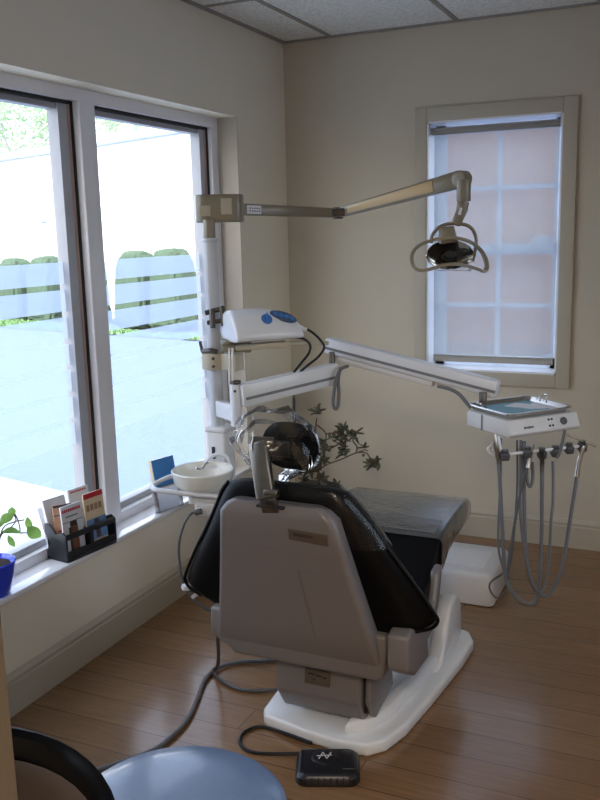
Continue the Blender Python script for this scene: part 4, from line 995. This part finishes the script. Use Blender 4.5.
bleaf(r((-0.05, -2.088, 0.591)), (.45, .5, -.65), (.6, -.75, .1), .062, .026)
bleaf(r((-0.06, -2.073, 0.622)), (.1, .15, -1), (.6, -.75, .1), .052, .014)
bleaf(r((-0.06, -2.14, 0.679)), (-.1, -.1, -1), (.7, -.7, 0), .032, .015)
bleaf(r((-0.04, -2.217, 0.613)), (.3, .6, -.2), (.3, -.2, .9), .07, .02)
bleaf(r((-0.04, -2.191, 0.597)), (.2, .3, -.9), (.6, -.7, .1), .05, .012)
bleaf(r((-0.06, -2.202, 0.638)), (.1, .7, .2), (.6, -.4, .7), .06, .02)
bleaf(r((-0.06, -2.239, 0.715)), (.0, .2, .7), (.6, -.7, .1), .06, .025)
bleaf(r((-0.06, -2.268, 0.621)), (.3, .2, .2), (.2, -.4, .7), .07, .028)
m.build('foliage', M['leaf'], bp)

# ------------------------------------------------------------------ stool in front
st = empty('dental_stool', (1.225, -3.135, 0)); tag(st, 'round black operator stool with curved backrest, blue window sheen coloured into its seat', 'stool')
m = MB(); m.lathe([(0, .490), (.17, .490), (.195, .500), (.207, .520), (.204, .542), (.185, .556), (.12, .562), (0, .564)], n=64); m.build('seat', M['stoolseat'], st)
m = MB(); m.cyl((0, 0, .10), (0, 0, .49), .025); m.cyl((0, 0, .10), (0, 0, .30), .034); m.cyl((0, 0, .08), (0, 0, .13), .045, bev=.005); m.cyl((0, 0, .475), (0, 0, .495), .09, bev=.004); m.build('column', M['bplastic'], st)
for k in range(5):
    a = R(72 * k + 20); c = Vector((math.cos(a), math.sin(a), 0))
    m = MB(); m.bar(c * .03 + Vector((0, 0, .105)), c * .27 + Vector((0, 0, .075)), .05, .03, .006, w2=.03, h2=.022); m.build('leg', M['bplastic'], st)
    m = MB(); m.cyl(c * .27 + Vector((-c.y * .018, c.x * .018, .028)), c * .27 + Vector((c.y * .018, -c.x * .018, .028)), .027, bev=.004); m.cyl(c * .27 + Vector((0, 0, .05)), c * .27 + Vector((0, 0, .08)), .008); m.build('caster', M['bplastic'], st)
# backrest: curved pad left of the seat, seen from above
BC = Vector((1.044, -3.466, 0.608)) - st.location; zt = Vector((0, 0, 1))
fx = Vector((.80, .60, 0)).normalized(); fy = Vector((-fx.y, fx.x, 0))
def pad(hw, hh, th, off, name, mt, bow=.05):
    rings = []; n = 44; m = MB()
    for (k, d) in ((.90, -th / 2), (.98, -th * .3), (1.0, 0), (.98, th * .3), (.90, th / 2)):
        ring = []
        for i in range(n):
            a = 2 * PI * i / n; e = 1.0; cx = math.copysign(abs(math.cos(a)) ** e, math.cos(a)); sx = math.copysign(abs(math.sin(a)) ** e, math.sin(a))
            x = cx * hw * (k if k > .95 else k); z = sx * hh * k
            ring.append(BC + fx * x + fy * (off + d + bow * (x / hw) ** 2) + zt * z)
        rings.append(ring)
    m.loft(rings); return m.build(name, M[mt], st)
pad(.246, .246, .045, 0, 'backrest', 'black'); pad(.216, .216, .012, -.034, 'backrest_panel', 'stoolback')
m = MB(); m.tube([(0, 0, .46), tuple(BC * .5 + zt * (.455 - BC.z * .5)), tuple(BC + fy * -.035 - zt * (BC.z - .47)), tuple(BC + fy * -.035 - zt * .05)], .012, n=10); m.build('backrest_support', M['bplastic'], st)
# ------------------------------------------------------------------ light
wd = bpy.data.worlds.new('World'); sc.world = wd; wd.use_nodes = True
N = wd.node_tree.nodes; L = wd.node_tree.links; bg = N['Background']
sky = N.new('ShaderNodeTexSky'); sky.sky_type = 'HOSEK_WILKIE' if False else 'NISHITA'
sky.sun_disc = False; sky.sun_elevation = R(42); sky.sun_rotation = R(180); sky.air_density = 1.0; sky.dust_density = 2.5; sky.ozone_density = 1.0
mixn = N.new('ShaderNodeMix'); mixn.data_type = 'RGBA'; mixn.inputs[0].default_value = 0.6
mixn.inputs[7].default_value = (0.84, 0.90, 1.0, 1)
sca = N.new('ShaderNodeVectorMath'); sca.operation = 'SCALE'; sca.inputs['Scale'].default_value = 0.35
L.new(sky.outputs[0], sca.inputs[0]); L.new(sca.outputs[0], mixn.inputs[6]); L.new(mixn.outputs[2], bg.inputs['Color'])
bg.inputs['Strength'].default_value = 3.0

def light(name, kind, loc, energy, color=(1, 1, 1), size=1.0, size_y=None, target=None, rot=None, portal=False):
    d = bpy.data.lights.new(name, kind); d.energy = energy; d.color = color
    if kind == 'AREA':
        d.size = size
        if size_y: d.shape = 'RECTANGLE'; d.size_y = size_y
        d.cycles.is_portal = portal
    if kind == 'SUN': d.angle = R(0.6)
    o = bpy.data.objects.new(name, d); col.objects.link(o); o.location = loc
    if target is not None: o.rotation_euler = (Vector(target) - Vector(loc)).to_track_quat('-Z', 'Y').to_euler()
    return o
light('sun', 'SUN', (0, -6, 10), 4.5, (1.0, .97, .92), target=(-.8, .6, 0))
light('window_portal', 'AREA', (-.25, -1.82, 1.27), 1, size=2.56, size_y=1.7, target=(1, -1.82, 1.27), portal=True)
light('fill_portal', 'AREA', (XR + .13, -2.1, 1.55), 1, size=1.6, size_y=1.3, target=(0, -2.1, 1.55), portal=True)  # portal of the added fill window
light('back_portal', 'AREA', (1.1, .19, 1.48), 1, size=.64, size_y=1.2, target=(1.1, -1, 1.48), portal=True)
light('hall_fill_light', 'AREA', (2.2, -5.2, 2.5), 60, (1.0, .86, .68), size=.6, size_y=.6, target=(2.2, -5.2, 0))  # unseen fill lamp added in the hall to brighten the room

# ------------------------------------------------------------------ camera
cam = bpy.data.cameras.new('camera'); co = bpy.data.objects.new('camera', cam); col.objects.link(co)
cam.sensor_fit = 'VERTICAL'; cam.sensor_height = 24.0; cam.lens = 24.0 * 871.8 / 800.0
cam.clip_start = 0.05; cam.clip_end = 200
mw = Matrix([[0.909499, -0.055904, 0.411931, 2.045447], [0.414995, 0.180076, -0.891825, -4.326591], [-0.024323, 0.982063, 0.186979, 1.572335], [0, 0, 0, 1]])
co.matrix_world = mw
sc.camera = co
sc.view_settings.view_transform = 'Standard'
sc.view_settings.look = 'None'
sc.view_settings.exposure = 0.15
sc.cycles.use_denoising = True
sc.cycles.max_bounces = 10; sc.cycles.diffuse_bounces = 6; sc.cycles.transparent_max_bounces = 16
sc.cycles.caustics_reflective = False; sc.cycles.caustics_refractive = False
sc.cycles.sample_clamp_indirect = 6.0
